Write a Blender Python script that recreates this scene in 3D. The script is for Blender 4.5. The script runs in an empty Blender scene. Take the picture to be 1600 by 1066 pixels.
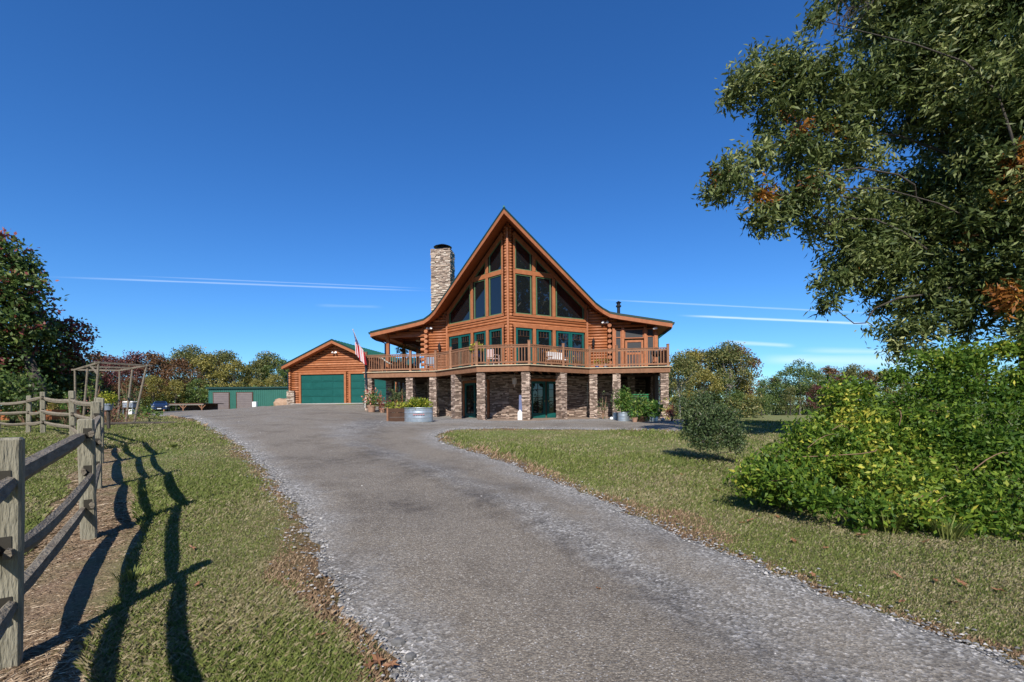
import bpy, math, random
import numpy as np
from mathutils import Vector, Matrix
from mathutils.geometry import delaunay_2d_cdt
random.seed(7); RNG = np.random.default_rng(7)
R = math.radians
sc = bpy.context.scene
col = sc.collection

# ------------------------------------------------------------ camera, sky, sun, exposure
EYE = 0.75                       # house ground is z = 0
FPX, YH, ROLL = 711.0, 634.3, 0.009
cam_d = bpy.data.cameras.new('camera'); cam = bpy.data.objects.new('camera', cam_d); col.objects.link(cam)
cam_d.sensor_width = 36; cam_d.lens = FPX/1600*36; cam_d.shift_y = (YH-533)/1600
cam_d.clip_start = .05; cam_d.clip_end = 5000
cam.location = (0, 0, EYE)
cam.rotation_euler = (Matrix.Rotation(R(90), 3, 'X') @ Matrix.Rotation(-ROLL, 3, 'Z')).to_euler()
sc.camera = cam

def ray(px, py):                 # direction of a photograph point (1600 wide), Y = 1
    x = px-800; y = YH-py
    return (x+ROLL*y)/FPX, (y-ROLL*x)/FPX
def at(px, py, Y):
    a, b = ray(px, py); return Vector((a*Y, Y, EYE+b*Y))

SUN_EL, SUN_AZ = R(39.5), R(5)    # light travels towards +Y, a little to +X
w = bpy.data.worlds.new('World'); sc.world = w; w.use_nodes = True
nt = w.node_tree; nt.nodes.clear()
def N(t, **k):
    n = nt.nodes.new(t)
    for a, b in k.items(): setattr(n, a, b)
    return n
def lk(a, b): nt.links.new(a, b)
sky = N('ShaderNodeTexSky', sky_type='NISHITA'); sky.sun_disc = False
sky.sun_elevation = SUN_EL; sky.sun_rotation = math.pi+SUN_AZ
sky.air_density = 1.0; sky.dust_density = .15; sky.ozone_density = 2.5; sky.altitude = 200
hs = N('ShaderNodeHueSaturation'); hs.inputs['Saturation'].default_value = 1.2; hs.inputs['Value'].default_value = 1.0
lk(sky.outputs[0], hs.inputs['Color'])
bg = N('ShaderNodeBackground'); bg.inputs['Strength'].default_value = .108
tcw = N('ShaderNodeTexCoord')
def math_(op, a, b=None, c=None):
    m = N('ShaderNodeMath', operation=op)
    for i, v in enumerate((a, b, c)):
        if v is None: continue
        if isinstance(v, (int, float)): m.inputs[i].default_value = v
        else: lk(v, m.inputs[i])
    return m.outputs[0]
def dotn(v):
    m = N('ShaderNodeVectorMath', operation='DOT_PRODUCT'); lk(tcw.outputs['Generated'], m.inputs[0]); m.inputs[1].default_value = v
    return m.outputs['Value']
noi = N('ShaderNodeTexNoise'); noi.inputs['Scale'].default_value = 9; noi.inputs['Detail'].default_value = 5
mpw = N('ShaderNodeMapping'); mpw.inputs['Scale'].default_value = (1, 1, 9); lk(tcw.outputs['Generated'], mpw.inputs[0]); lk(mpw.outputs[0], noi.inputs['Vector'])
total = None
def dirv(p):
    a, b = ray(*p); return Vector((a, 1, b)).normalized()
for p, q, wd, st, e0, e1 in [((60, 432), (672, 455), .0022, .30, .0, .0), ((200, 431), (672, 451), .0016, .2, 0, 0), ((935, 468), (1390, 491), .0022, .26, 0, 0),
                     ((1060, 493), (1400, 508), .0034, .62, 0, 0), ((1130, 534), (1245, 541), .0055, .42, 0, 0),
                     ((1180, 562), (1480, 566), .016, .40, 0, 0), ((490, 477), (600, 480), .0045, .10, 0, 0), ((1240, 548), (1600, 552), .008, .3, 0, 0)]:
    a, b = dirv(p), dirv(q); n = a.cross(b).normalized(); mid = (a+b).normalized()
    half = a.dot(mid); along = n.cross(mid).normalized(); L = abs(a.dot(along))
    d = math_('ABSOLUTE', dotn(n))
    dd = math_('ADD', d, math_('MULTIPLY', math_('SUBTRACT', noi.outputs[0], .5), wd*1.2))
    m1 = N('ShaderNodeMapRange', interpolation_type='SMOOTHSTEP'); lk(dd, m1.inputs[0]); m1.inputs[1].default_value = 0; m1.inputs[2].default_value = wd; m1.inputs[3].default_value = st; m1.inputs[4].default_value = 0
    m2 = N('ShaderNodeMapRange', interpolation_type='SMOOTHSTEP'); lk(math_('ABSOLUTE', dotn(along)), m2.inputs[0]); m2.inputs[1].default_value = L*.55; m2.inputs[2].default_value = L*1.05; m2.inputs[3].default_value = 1; m2.inputs[4].default_value = 0
    m3 = math_('GREATER_THAN', dotn(mid), .3)
    v = math_('MULTIPLY', math_('MULTIPLY', m1.outputs[0], m2.outputs[0]), m3)
    v = math_('MULTIPLY', v, math_('ADD', .45, noi.outputs[0]))
    total = v if total is None else math_('MAXIMUM', total, v)
mx = N('ShaderNodeMix', data_type='RGBA'); lk(total, mx.inputs[0])
tint = N('ShaderNodeMix', data_type='RGBA', blend_type='MULTIPLY'); tint.inputs[0].default_value = 1; lk(hs.outputs[0], tint.inputs[6]); tint.inputs[7].default_value = (.44, .73, 1.04, 1); lk(tint.outputs[2], mx.inputs[6]); mx.inputs[7].default_value = (6.5, 7.6, 9.0, 1)
lk(mx.outputs[2], bg.inputs[0])
wo = N('ShaderNodeOutputWorld'); lk(bg.outputs[0], wo.inputs[0])

sd = bpy.data.lights.new('sun', 'SUN'); sd.energy = 4.2; sd.angle = R(.53); sd.color = (1, .94, .86)
so = bpy.data.objects.new('sun', sd); col.objects.link(so)
ldir = Vector((math.sin(SUN_AZ)*math.cos(SUN_EL), math.cos(SUN_AZ)*math.cos(SUN_EL), -math.sin(SUN_EL)))
so.rotation_euler = ldir.to_track_quat('-Z', 'Y').to_euler(); so.location = (-5, -20, 20)
sc.view_settings.view_transform = 'Standard'; sc.view_settings.look = 'None'; sc.view_settings.gamma = 1
sc.view_settings.use_curve_mapping = False; sc.view_settings.exposure = 0.5
sc.cycles.max_bounces = 6; sc.cycles.transparent_max_bounces = 8

# ------------------------------------------------------------ materials
MATS = {}
def mat(name, c1, c2=None, c3=None, scale=6., rough=.75, bump=.0, bscale=None, stretch=(1, 1, 1), attr=None, objrnd=0., metal=0., spec=.35, trans=0., coord='pos', detail=6):
    """base colour = ramp c1-c2-c3 driven by noise and / or a per-piece value"""
    if name in MATS: return MATS[name]
    m = bpy.data.materials.new(name); m.use_nodes = True; t = m.node_tree; nd = t.nodes
    b = nd['Principled BSDF']; b.inputs['Roughness'].default_value = rough; b.inputs['Metallic'].default_value = metal
    b.inputs['Specular IOR Level'].default_value = spec
    c2 = c2 or c1
    geo = nd.new('ShaderNodeNewGeometry') if coord == 'pos' else nd.new('ShaderNodeTexCoord')
    mp = nd.new('ShaderNodeMapping'); mp.inputs['Scale'].default_value = stretch
    t.links.new(geo.outputs['Position' if coord == 'pos' else 'Object'], mp.inputs[0])
    no = nd.new('ShaderNodeTexNoise'); no.inputs['Scale'].default_value = scale; no.inputs['Detail'].default_value = detail; no.inputs['Roughness'].default_value = .65
    t.links.new(mp.outputs[0], no.inputs['Vector'])
    rmp = nd.new('ShaderNodeValToRGB'); e = rmp.color_ramp.elements
    e[0].color = (*c1, 1); e[0].position = .3; e[1].color = (*c2, 1); e[1].position = .7
    if c3: x = e.new(.86); x.color = (*c3, 1)
    fac = no.outputs['Fac']
    def mth(op, a, bb):
        q = nd.new('ShaderNodeMath'); q.operation = op
        for i, v in enumerate((a, bb)):
            if isinstance(v, (int, float)): q.inputs[i].default_value = v
            else: t.links.new(v, q.inputs[i])
        return q.outputs[0]
    if attr:
        at_ = nd.new('ShaderNodeAttribute'); at_.attribute_name = attr
        fac = mth('ADD', mth('MULTIPLY', fac, .35), mth('MULTIPLY', at_.outputs['Fac'], .9)); fac = mth('SUBTRACT', fac, .1)
    if objrnd:
        oi = nd.new('ShaderNodeObjectInfo')
        fac = mth('ADD', fac, mth('MULTIPLY', mth('SUBTRACT', oi.outputs['Random'], .5), objrnd))
    t.links.new(fac, rmp.inputs[0]); t.links.new(rmp.outputs[0], b.inputs['Base Color'])
    if bump:
        n2 = nd.new('ShaderNodeTexNoise'); n2.inputs['Scale'].default_value = bscale or scale*3; n2.inputs['Detail'].default_value = 5
        t.links.new(mp.outputs[0], n2.inputs['Vector'])
        bp = nd.new('ShaderNodeBump'); bp.inputs['Strength'].default_value = bump; bp.inputs['Distance'].default_value = .02
        t.links.new(n2.outputs[0], bp.inputs['Height']); t.links.new(bp.outputs[0], b.inputs['Normal'])
    if trans:
        tr = nd.new('ShaderNodeBsdfTranslucent'); ms = nd.new('ShaderNodeMixShader'); ms.inputs[0].default_value = trans
        t.links.new(rmp.outputs[0], tr.inputs[0]); t.links.new(b.outputs[0], ms.inputs[1]); t.links.new(tr.outputs[0], ms.inputs[2])
        t.links.new(ms.outputs[0], nd['Material Output'].inputs[0])
    MATS[name] = m; return m
M_log = mat('stained_log', (.27, .09, .032), (.44, .165, .068), (.53, .24, .12), scale=3, rough=.5, bump=.3, bscale=25, objrnd=.5, stretch=(1, 1, 3))
M_trim = mat('stained_trim', (.30, .10, .038), (.41, .152, .062), scale=4, rough=.55, bump=.15, objrnd=.3)
M_soffit = mat('stained_soffit', (.30, .085, .025), (.42, .13, .045), scale=6, rough=.6, bump=.2, stretch=(6, 1, 1))
M_deck = mat('deck_wood', (.20, .095, .05), (.31, .155, .085), scale=5, rough=.7, bump=.2, objrnd=.35)
M_deckedge = mat('pale_deck_edge', (.52, .42, .27), (.62, .52, .36), scale=6, rough=.7)
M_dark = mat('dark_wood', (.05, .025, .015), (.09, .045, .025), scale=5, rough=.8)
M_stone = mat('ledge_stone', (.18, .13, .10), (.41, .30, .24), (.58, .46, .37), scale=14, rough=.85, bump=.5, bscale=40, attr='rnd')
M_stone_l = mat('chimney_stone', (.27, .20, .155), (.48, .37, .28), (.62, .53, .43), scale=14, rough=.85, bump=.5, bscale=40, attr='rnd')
M_mortar = mat('stone_mortar', (.10, .075, .06), (.15, .115, .095), scale=20, rough=.9)
M_roof = mat('green_metal_roof', (.015, .10, .07), (.022, .13, .09), scale=1.5, rough=.35, metal=.3)
M_drip = mat('dark_green_drip_edge', (.006, .03, .024), (.01, .04, .032), rough=.5)
M_teal = mat('teal_paint', (.006, .085, .075), (.01, .105, .095), scale=3, rough=.4)
M_teald = mat('garage_door_paint', (.005, .078, .066), (.009, .098, .084), scale=2, rough=.45, objrnd=.15)
M_green = mat('window_edge_green', (.09, .16, .08), (.12, .2, .10), scale=5, rough=.5)
M_black = mat('black_metal', (.012, .012, .014), (.02, .02, .022), rough=.45)
M_white = mat('white_paint', (.72, .72, .7), (.8, .8, .78), rough=.5)
M_galv = mat('galvanised_steel', (.30, .36, .42), (.46, .52, .58), (.6, .65, .7), scale=7, rough=.38, metal=.6, bump=.1)
M_fence = mat('weathered_post', (.17, .155, .11), (.33, .305, .23), (.42, .395, .32), scale=5, rough=.9, bump=.9, bscale=22, stretch=(3, 3, .5))
M_rail = mat('weathered_rail', (.14, .115, .085), (.29, .25, .19), (.41, .365, .29), scale=7, rough=.9, bump=.9, bscale=30, stretch=(1.2, 1.2, 4))
M_bark = mat('bark', (.035, .03, .024), (.095, .08, .065), scale=8, rough=.95, bump=.8, stretch=(2, 2, .6))
M_barkp = mat('pale_bark', (.2, .18, .15), (.36, .33, .28), scale=5, rough=.95, bump=.6, stretch=(2, 2, .6))
M_stem = mat('bush_stem', (.16, .09, .055), (.30, .19, .12), scale=10, rough=.9)
M_shed = mat('green_steel_siding', (.025, .115, .085), (.035, .14, .105), scale=1, rough=.5)
M_taupe = mat('taupe_roller_door', (.16, .13, .125), (.2, .165, .155), scale=2, rough=.6)
M_terra = mat('terracotta', (.3, .17, .11), (.42, .26, .18), scale=6, rough=.8)
M_conc = mat('concrete', (.34, .32, .29), (.46, .44, .4), scale=4, rough=.9, bump=.2)
M_bluepot = mat('blue_glaze', (.04, .1, .33), (.07, .16, .45), rough=.3)
M_greyblue = mat('grey_blue_plastic', (.2, .24, .3), (.28, .32, .38), rough=.5)
M_rust = mat('rust_board', (.28, .09, .03), (.4, .15, .06), scale=4, rough=.8)
M_screen = mat('porch_screen', (.03, .032, .035), (.05, .052, .055), scale=30, rough=.6)
def glass_mat(name, tint, rough=.015, wave=.03):
    m = bpy.data.materials.new(name); m.use_nodes = True; t = m.node_tree; b = t.nodes['Principled BSDF']
    b.inputs['Base Color'].default_value = (*tint, 1); b.inputs['Roughness'].default_value = rough; b.inputs['Specular IOR Level'].default_value = 1.0
    b.inputs['IOR'].default_value = 1.5
    g = t.nodes.new('ShaderNodeNewGeometry'); n = t.nodes.new('ShaderNodeTexNoise'); n.inputs['Scale'].default_value = 1.2; t.links.new(g.outputs['Position'], n.inputs['Vector'])
    bp = t.nodes.new('ShaderNodeBump'); bp.inputs['Strength'].default_value = wave; bp.inputs['Distance'].default_value = .1
    t.links.new(n.outputs[0], bp.inputs['Height']); t.links.new(bp.outputs[0], b.inputs['Normal'])
    return m
M_glass = glass_mat('window_glass', (.008, .01, .012))
M_carpaint = mat('blue_car_paint', (.012, .03, .09), (.015, .035, .1), rough=.2, spec=.8)
def leafmat(name, a, b, c, trans=.25, rough=.5, spec=.35):
    return mat(name, a, b, c, scale=.8, rough=rough, attr='rnd', trans=trans, spec=spec)
L_oak = leafmat('oak_leaf', (.06, .09, .022), (.23, .27, .085), (.42, .43, .19), .26, .55, .28)
L_oakrust = leafmat('oak_leaf_rust', (.2, .07, .015), (.4, .17, .03), (.45, .28, .05))
L_bush = leafmat('bush_leaf', (.055, .12, .012), (.20, .29, .03), (.58, .53, .08), .32, .55, .3)
L_grey = leafmat('greygreen_leaf', (.05, .085, .03), (.12, .165, .06), (.2, .24, .1))
L_green = leafmat('garden_leaf', (.05, .12, .02), (.13, .24, .04), (.3, .36, .08), .3)
L_yell = leafmat('yellow_foliage', (.18, .24, .02), (.42, .42, .04), (.6, .55, .1), .35)
L_red = leafmat('red_foliage', (.2, .05, .04), (.38, .11, .085), (.5, .2, .16), .3)
L_pinkfl = leafmat('red_blossom', (.45, .05, .03), (.6, .12, .08), (.7, .3, .2), .3)
L_dark = leafmat('dark_leaf', (.03, .055, .014), (.085, .13, .03), (.17, .21, .06), .2)
L_brown = leafmat('fallen_leaf', (.16, .07, .03), (.32, .16, .08), (.42, .26, .15), .2)
L_far = [leafmat('far_olive', (.075, .095, .025), (.18, .19, .055), (.28, .25, .09)), leafmat('far_green', (.05, .095, .02), (.14, .20, .045), (.23, .27, .08)),
         leafmat('far_rust', (.10, .05, .02), (.21, .10, .045), (.28, .16, .07)), leafmat('far_gold', (.14, .13, .025), (.30, .26, .055), (.42, .35, .10)),
         leafmat('far_maroon', (.09, .03, .028), (.19, .065, .06), (.26, .11, .09))]

# ------------------------------------------------------------ mesh helpers
class MB:
    def __init__(s): s.v = []; s.f = []; s.r = []; s.m = []
    def add(s, vs, fs, r=None, m=0):
        o = len(s.v); s.v += [tuple(v) for v in vs]
        if r is None: r = random.random()
        for f in fs: s.f.append(tuple(i+o for i in f)); s.r.append(r); s.m.append(m)
        return s
    def box(s, c, d, rz=0, r=None, M=None, m=0, taper=1):
        x, y, z = d[0]/2, d[1]/2, d[2]/2
        vs = [Vector((a*x*(taper if e > 0 else 1), b*y*(taper if e > 0 else 1), e*z)) for e in (-1, 1) for b in (-1, 1) for a in (-1, 1)]
        if rz: q = Matrix.Rotation(rz, 3, 'Z'); vs = [q@v for v in vs]
        if M is not None: vs = [M@v for v in vs]
        vs = [v+Vector(c) for v in vs]
        return s.add(vs, [(0, 2, 3, 1), (4, 5, 7, 6), (0, 1, 5, 4), (2, 6, 7, 3), (0, 4, 6, 2), (1, 3, 7, 5)], r, m)
    def beam(s, a, b, wd, ht, up=(0, 0, 1), m=0, r=None):   # box from a to b
        a = Vector(a); b = Vector(b); x = (b-a); L = x.length; x.normalize(); y = Vector(up).cross(x).normalized(); z = x.cross(y)
        M = Matrix((x, y, z)).transposed()
        return s.box((a+b)/2, (L, wd, ht), M=M, m=m, r=r)
    def tube(s, pts, rs, n=8, cap=True, m=0, r=None):
        pts = [Vector(p) for p in pts]; rings = []; vs = []; fs = []
        if isinstance(rs, (int, float)): rs = [rs]*len(pts)
        pv = None
        for i, p in enumerate(pts):
            t = (pts[min(i+1, len(pts)-1)]-pts[max(i-1, 0)]).normalized()
            if pv is None: pv = Vector((1, 0, 0)) if abs(t.x) < .8 else Vector((0, 1, 0))
            u = (pv-t*pv.dot(t)).normalized(); pv = u; q = t.cross(u)
            for k in range(n):
                a = 2*math.pi*k/n; vs.append(p+(u*math.cos(a)+q*math.sin(a))*rs[i])
        for i in range(len(pts)-1):
            for k in range(n): fs.append((i*n+k, i*n+(k+1) % n, (i+1)*n+(k+1) % n, (i+1)*n+k))
        if cap: fs.append(tuple(range(n))[::-1]); fs.append(tuple((len(pts)-1)*n+k for k in range(n)))
        return s.add(vs, fs, r, m)
    def lathe(s, c, prof, n=20, m=0, sx=1, sy=1):
        vs = []; fs = []
        for (rr, z) in prof:
            for k in range(n):
                a = 2*math.pi*k/n; vs.append((c[0]+rr*math.cos(a)*sx, c[1]+rr*math.sin(a)*sy, c[2]+z))
        for i in range(len(prof)-1):
            for k in range(n): fs.append((i*n+k, i*n+(k+1) % n, (i+1)*n+(k+1) % n, (i+1)*n+k))
        fs.append(tuple(range(n))[::-1]); fs.append(tuple((len(prof)-1)*n+k for k in range(n)))
        return s.add(vs, fs, None, m)
    def prism(s, poly, vec, m=0):                      # 3-D polygon swept by vec
        n = len(poly); vs = [Vector(p) for p in poly]; vs += [v+Vector(vec) for v in vs]
        fs = [tuple(range(n))[::-1], tuple(range(n, 2*n))]+[(i, (i+1) % n, n+(i+1) % n, n+i) for i in range(n)]
        return s.add(vs, fs, None, m)
    def build(s, name, mats, parent=None, smooth=False, bevel=0):
        me = bpy.data.meshes.new(name); me.from_pydata(s.v, [], s.f)
        for k in (mats if isinstance(mats, (list, tuple)) else [mats]): me.materials.append(k)
        a = me.attributes.new('rnd', 'FLOAT', 'FACE'); a.data.foreach_set('value', s.r)
        me.polygons.foreach_set('material_index', s.m)
        if smooth: me.polygons.foreach_set('use_smooth', [True]*len(s.f))
        me.update()
        o = bpy.data.objects.new(name, me); col.objects.link(o); o.parent = parent
        if bevel:
            bm_ = o.modifiers.new('bevel', 'BEVEL'); bm_.width = bevel; bm_.segments = 1; bm_.limit_method = 'ANGLE'
        return o
def tag(o, label=None, cat=None, group=None, kind=None):
    if label: o['label'] = label
    if cat: o['category'] = cat
    if group: o['group'] = group
    if kind: o['kind'] = kind
    return o
def empty(name, loc=(0, 0, 0), rz=0, label=None, cat=None, group=None):
    o = bpy.data.objects.new(name, None); col.objects.link(o); o.location = loc; o.rotation_euler = (0, 0, rz); o.empty_display_size = .2
    return tag(o, label, cat, group)
def inst(name, me, loc, rz=0, scale=(1, 1, 1), parent=None, rot=None):
    o = bpy.data.objects.new(name, me); col.objects.link(o); o.location = loc; o.rotation_euler = rot or (0, 0, rz); o.scale = scale; o.parent = parent
    return o
def copy_tree(o, parent=None):
    c = o.copy(); col.objects.link(c); c.parent = parent
    for ch in list(o.children): copy_tree(ch, c)
    return c
def poly_mesh(name, V, K, rnd, mats, parent=None, mi=None, smooth=False):
    """V (n*k,3): n polygons of k corners"""
    V = np.asarray(V, dtype=np.float32).reshape(-1, 3); nv = len(V); nf = nv//K
    me = bpy.data.meshes.new(name); me.vertices.add(nv); me.vertices.foreach_set('co', V.ravel())
    me.loops.add(nv); me.loops.foreach_set('vertex_index', np.arange(nv, dtype=np.int32))
    me.polygons.add(nf); me.polygons.foreach_set('loop_start', np.arange(0, nv, K, dtype=np.int32))
    for m in (mats if isinstance(mats, (list, tuple)) else [mats]): me.materials.append(m)
    if mi is not None: me.polygons.foreach_set('material_index', np.asarray(mi, dtype=np.int32))
    a = me.attributes.new('rnd', 'FLOAT', 'FACE'); a.data.foreach_set('value', np.asarray(rnd, dtype=np.float32))
    me.update(calc_edges=True)
    o = bpy.data.objects.new(name, me); col.objects.link(o); o.parent = parent; return o
def unit(a): return a/(np.linalg.norm(a, axis=-1, keepdims=True)+1e-9)
def leaves(C, D, Ln, Wd, rng=RNG):
    """diamond leaves: base C, direction D, random roll"""
    n = len(C); D = unit(D); r = unit(rng.normal(size=(n, 3))); S = unit(np.cross(D, r))
    Ln = np.broadcast_to(Ln, n)[:, None]; Wd = np.broadcast_to(Wd, n)[:, None]
    U = np.cross(D, S)
    mid = C+D*Ln*.45+U*Ln*.06
    return np.stack([C, mid+S*Wd*.5, C+D*Ln, mid-S*Wd*.5], 1)
def sprays(P, per, spread, ln, wd, droop=.35, rng=RNG):
    """leaf sprays radiating from twig tips at P -> quads, leaf tips pointing outwards and down"""
    n = len(P); C = np.repeat(P, per, 0)+rng.normal(size=(n*per, 3))*spread
    ax = unit(rng.normal(size=(n, 3))+[0, 0, .2]); A = np.repeat(ax, per, 0)
    D = unit(rng.normal(size=(n*per, 3))*.8+A*.9); D[:, 2] -= droop
    return leaves(C, D, ln*rng.uniform(.6, 1.25, n*per), wd*rng.uniform(.7, 1.3, n*per), rng)

# ------------------------------------------------------------ where the house stands
PSI, N0, UC = .141, 25.07, -3.61
cP, sP = math.cos(PSI), math.sin(PSI)
def H(s, d, z=0):
    u = UC+s; n = N0+d
    return Vector((cP*u+sP*n, -sP*u+cP*n, z))
def H_inv(X, Y):
    return cP*X-sP*Y-UC, sP*X+cP*Y-N0

# ------------------------------------------------------------ terrain
KN = [(0, 0, -.70), (-2.8, 2.5, -.66), (-4.1, 4.4, -.50), (3, 3, -.68), (5, 5, -.64), (0, 8, -.5), (4, 10, -.45), (-3, 12, -.3), (0, 16, -.17), (-8, 9, -.25), (8, 9, -.5),
      (-15, 17.5, .18), (-17, 16, -.02), (-13, 12.7, .05), (-10, 10, -.15), (-24, 14, -.1), (-10, 18, .2), (-7, 15, 0.0), (-12, 24, .6), (12, 14, -.42), (20, 20, -.65), (14, 24, -.3),
      (30, 60, -1.55), (60, 130, -2.2), (30, 35, -1.1), (0, 130, -.9), (-60, 130, .2), (-100, 60, .3), (-22, 34, .60), (-26, 40, .55), (-22, 50, .52), (-32, 58, .5), (-18, 28, .5), (-46, 60, .42), (-36, 45, .5), (110, 60, -1.8), (0, -60, -1.0), (-60, -60, -.6), (60, -60, -1.1), (0, -12, -.85),
      (-48, 75, .55), (-30, 75, .55), (-62, 75, .1), (-30, 30, .5), (-500, 500, 1), (500, 500, -3), (0, 600, -1), (-500, -300, -1), (500, -300, -2), (0, -500, -1), (-500, 100, .5), (500, 100, -3)]
for s_, d_, z_ in [(0, -3.5, 0), (0, 1, 0), (0, 9, 0), (-4.3, 0, .11), (-8.64, 0, .5), (-8.6, 5, .55), (-4.3, 6, .2), (8.5, 0, -.07), (8.5, 8, -.1), (4.3, -1, 0), (-15, 6.3, .98), (-15, 14, 1.0), (-20, 7, .9), (-11, 6.3, .95), (-11, 3, .75), (0, -8, -.1), (-12, 0, .52), (-15, 2, .72)]:
    p = H(s_, d_); KN.append((p.x, p.y, z_))
K_ = np.array(KN)
def _phi(r2): return .5*r2*np.log(r2+1e-6)
_n = len(K_); _A = np.zeros((_n+3, _n+3)); _d2 = ((K_[:, None, :2]-K_[None, :, :2])**2).sum(-1)
_A[:_n, :_n] = _phi(_d2)+np.eye(_n)*.8; _A[:_n, _n] = 1; _A[:_n, _n+1:] = K_[:, :2]; _A[_n:, :_n] = _A[:_n, _n:].T
_w = np.linalg.solve(_A, np.concatenate([K_[:, 2], [0, 0, 0]]))
def gz(X, Y):
    X = np.asarray(X, float); Y = np.asarray(Y, float); sh = X.shape; X = X.ravel(); Y = Y.ravel(); out = np.empty(len(X))
    for i in range(0, len(X), 40000):
        x = X[i:i+40000]; y = Y[i:i+40000]
        d2 = (x[:, None]-K_[None, :, 0])**2+(y[:, None]-K_[None, :, 1])**2
        out[i:i+40000] = _phi(d2)@_w[:_n]+_w[_n]+_w[_n+1]*x+_w[_n+2]*y
    out = out+.018*np.sin(X*1.7+1)*np.sin(Y*1.3)+.012*np.sin(X*3.1+Y*2.3)
    return out.reshape(sh)
def g1(x, y): return float(gz(np.array([x]), np.array([y]))[0])
def onground(px, py, ymax=400):
    a, b = ray(px, py); lo = 1.0
    Y = np.geomspace(1.0, ymax, 500); Z = EYE+b*Y-gz(a*Y, Y)
    k = np.argmax(Z < 0)
    if Z[k] >= 0: k = len(Y)-1
    Yk = Y[k] if k == 0 else Y[k-1]+(Y[k]-Y[k-1])*Z[k-1]/(Z[k-1]-Z[k])
    return (a*Yk, Yk)
def smoothnoise(X, Y, sc_, seed=0):
    r = np.random.default_rng(seed); T = r.random((64, 64)); x = X/sc_; y = Y/sc_
    i = np.floor(x).astype(int); j = np.floor(y).astype(int); fx = x-i; fy = y-j; fx = fx*fx*(3-2*fx); fy = fy*fy*(3-2*fy)
    g = lambda a, b: T[a % 64, b % 64]
    return (g(i, j)*(1-fx)+g(i+1, j)*fx)*(1-fy)+(g(i, j+1)*(1-fx)+g(i+1, j+1)*fx)*fy

LEFT = [(640, 1100), (612, 1050), (560, 970), (515, 900), (487, 835), (462, 795), (424, 745), (388, 705), (352, 681), (320, 663), (292, 652.5), (232, 649)]
TOP = [(232, 645.5), (300, 641.5), (345, 638.6), (430, 635.2)]
RIGHT = [(1105, 672), (1060, 674), (960, 672), (860, 671), (760, 670), (700, 673), (683, 681), (692, 693), (760, 713), (850, 747), (950, 787), (1050, 833), (1150, 872), (1300, 932), (1450, 987), (1600, 1043), (1700, 1082)]
Lw = [onground(*p) for p in LEFT]; Tw = [onground(*p, 70) for p in TOP]; Rw = [onground(*p) for p in RIGHT]
hp = lambda s, d: (H(s, d).x, H(s, d).y)
HOUSE_BACK = [hp(-20.6, 6.9), hp(-9.6, 6.9), hp(-9.0, 4), hp(8.6, 4), hp(9.4, .6)]
poly0 = Lw+Tw+HOUSE_BACK+Rw+[(5.5, 0), (9, -14), (1, -14), (-.9, 1.0)]
def densify(P, seed=3):
    out = []; rr = random.Random(seed)
    for i in range(len(P)):
        a = P[i]; b = P[(i+1) % len(P)]; L = math.dist(a, b); dist = math.hypot(*a)
        st = max(.12, min(.8, dist*.02)); n = max(1, min(60, int(L/st)))
        for k in range(n):
            t = k/n; amp = 0 if len(Lw)+len(Tw)-1 <= i < len(Lw)+len(Tw)+len(HOUSE_BACK) else min(.09, .035+dist*.002)
            out.append((a[0]+(b[0]-a[0])*t+rr.gauss(0, amp), a[1]+(b[1]-a[1])*t+rr.gauss(0, amp)))
    return out
DRIVE = np.array(densify(poly0))
def in_poly(X, Y, P=DRIVE):
    ins = np.zeros(len(X), bool); j = len(P)-1
    for i in range(len(P)):
        xi, yi = P[i]; xj, yj = P[j]
        if yi != yj:
            c = ((yi > Y) != (yj > Y)) & (X < (xj-xi)*(Y-yi)/(yj-yi)+xi); ins ^= c
        j = i
    return ins
def edge_dist(X, Y, P):
    P = np.array(P); d = np.full(len(X), 1e9)
    for a, b in zip(P[:-1], P[1:]):
        ab = b-a; t = np.clip(((X-a[0])*ab[0]+(Y-a[1])*ab[1])/(ab@ab+1e-9), 0, 1)
        d = np.minimum(d, np.hypot(X-a[0]-t*ab[0], Y-a[1]-t*ab[1]))
    return d

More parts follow.
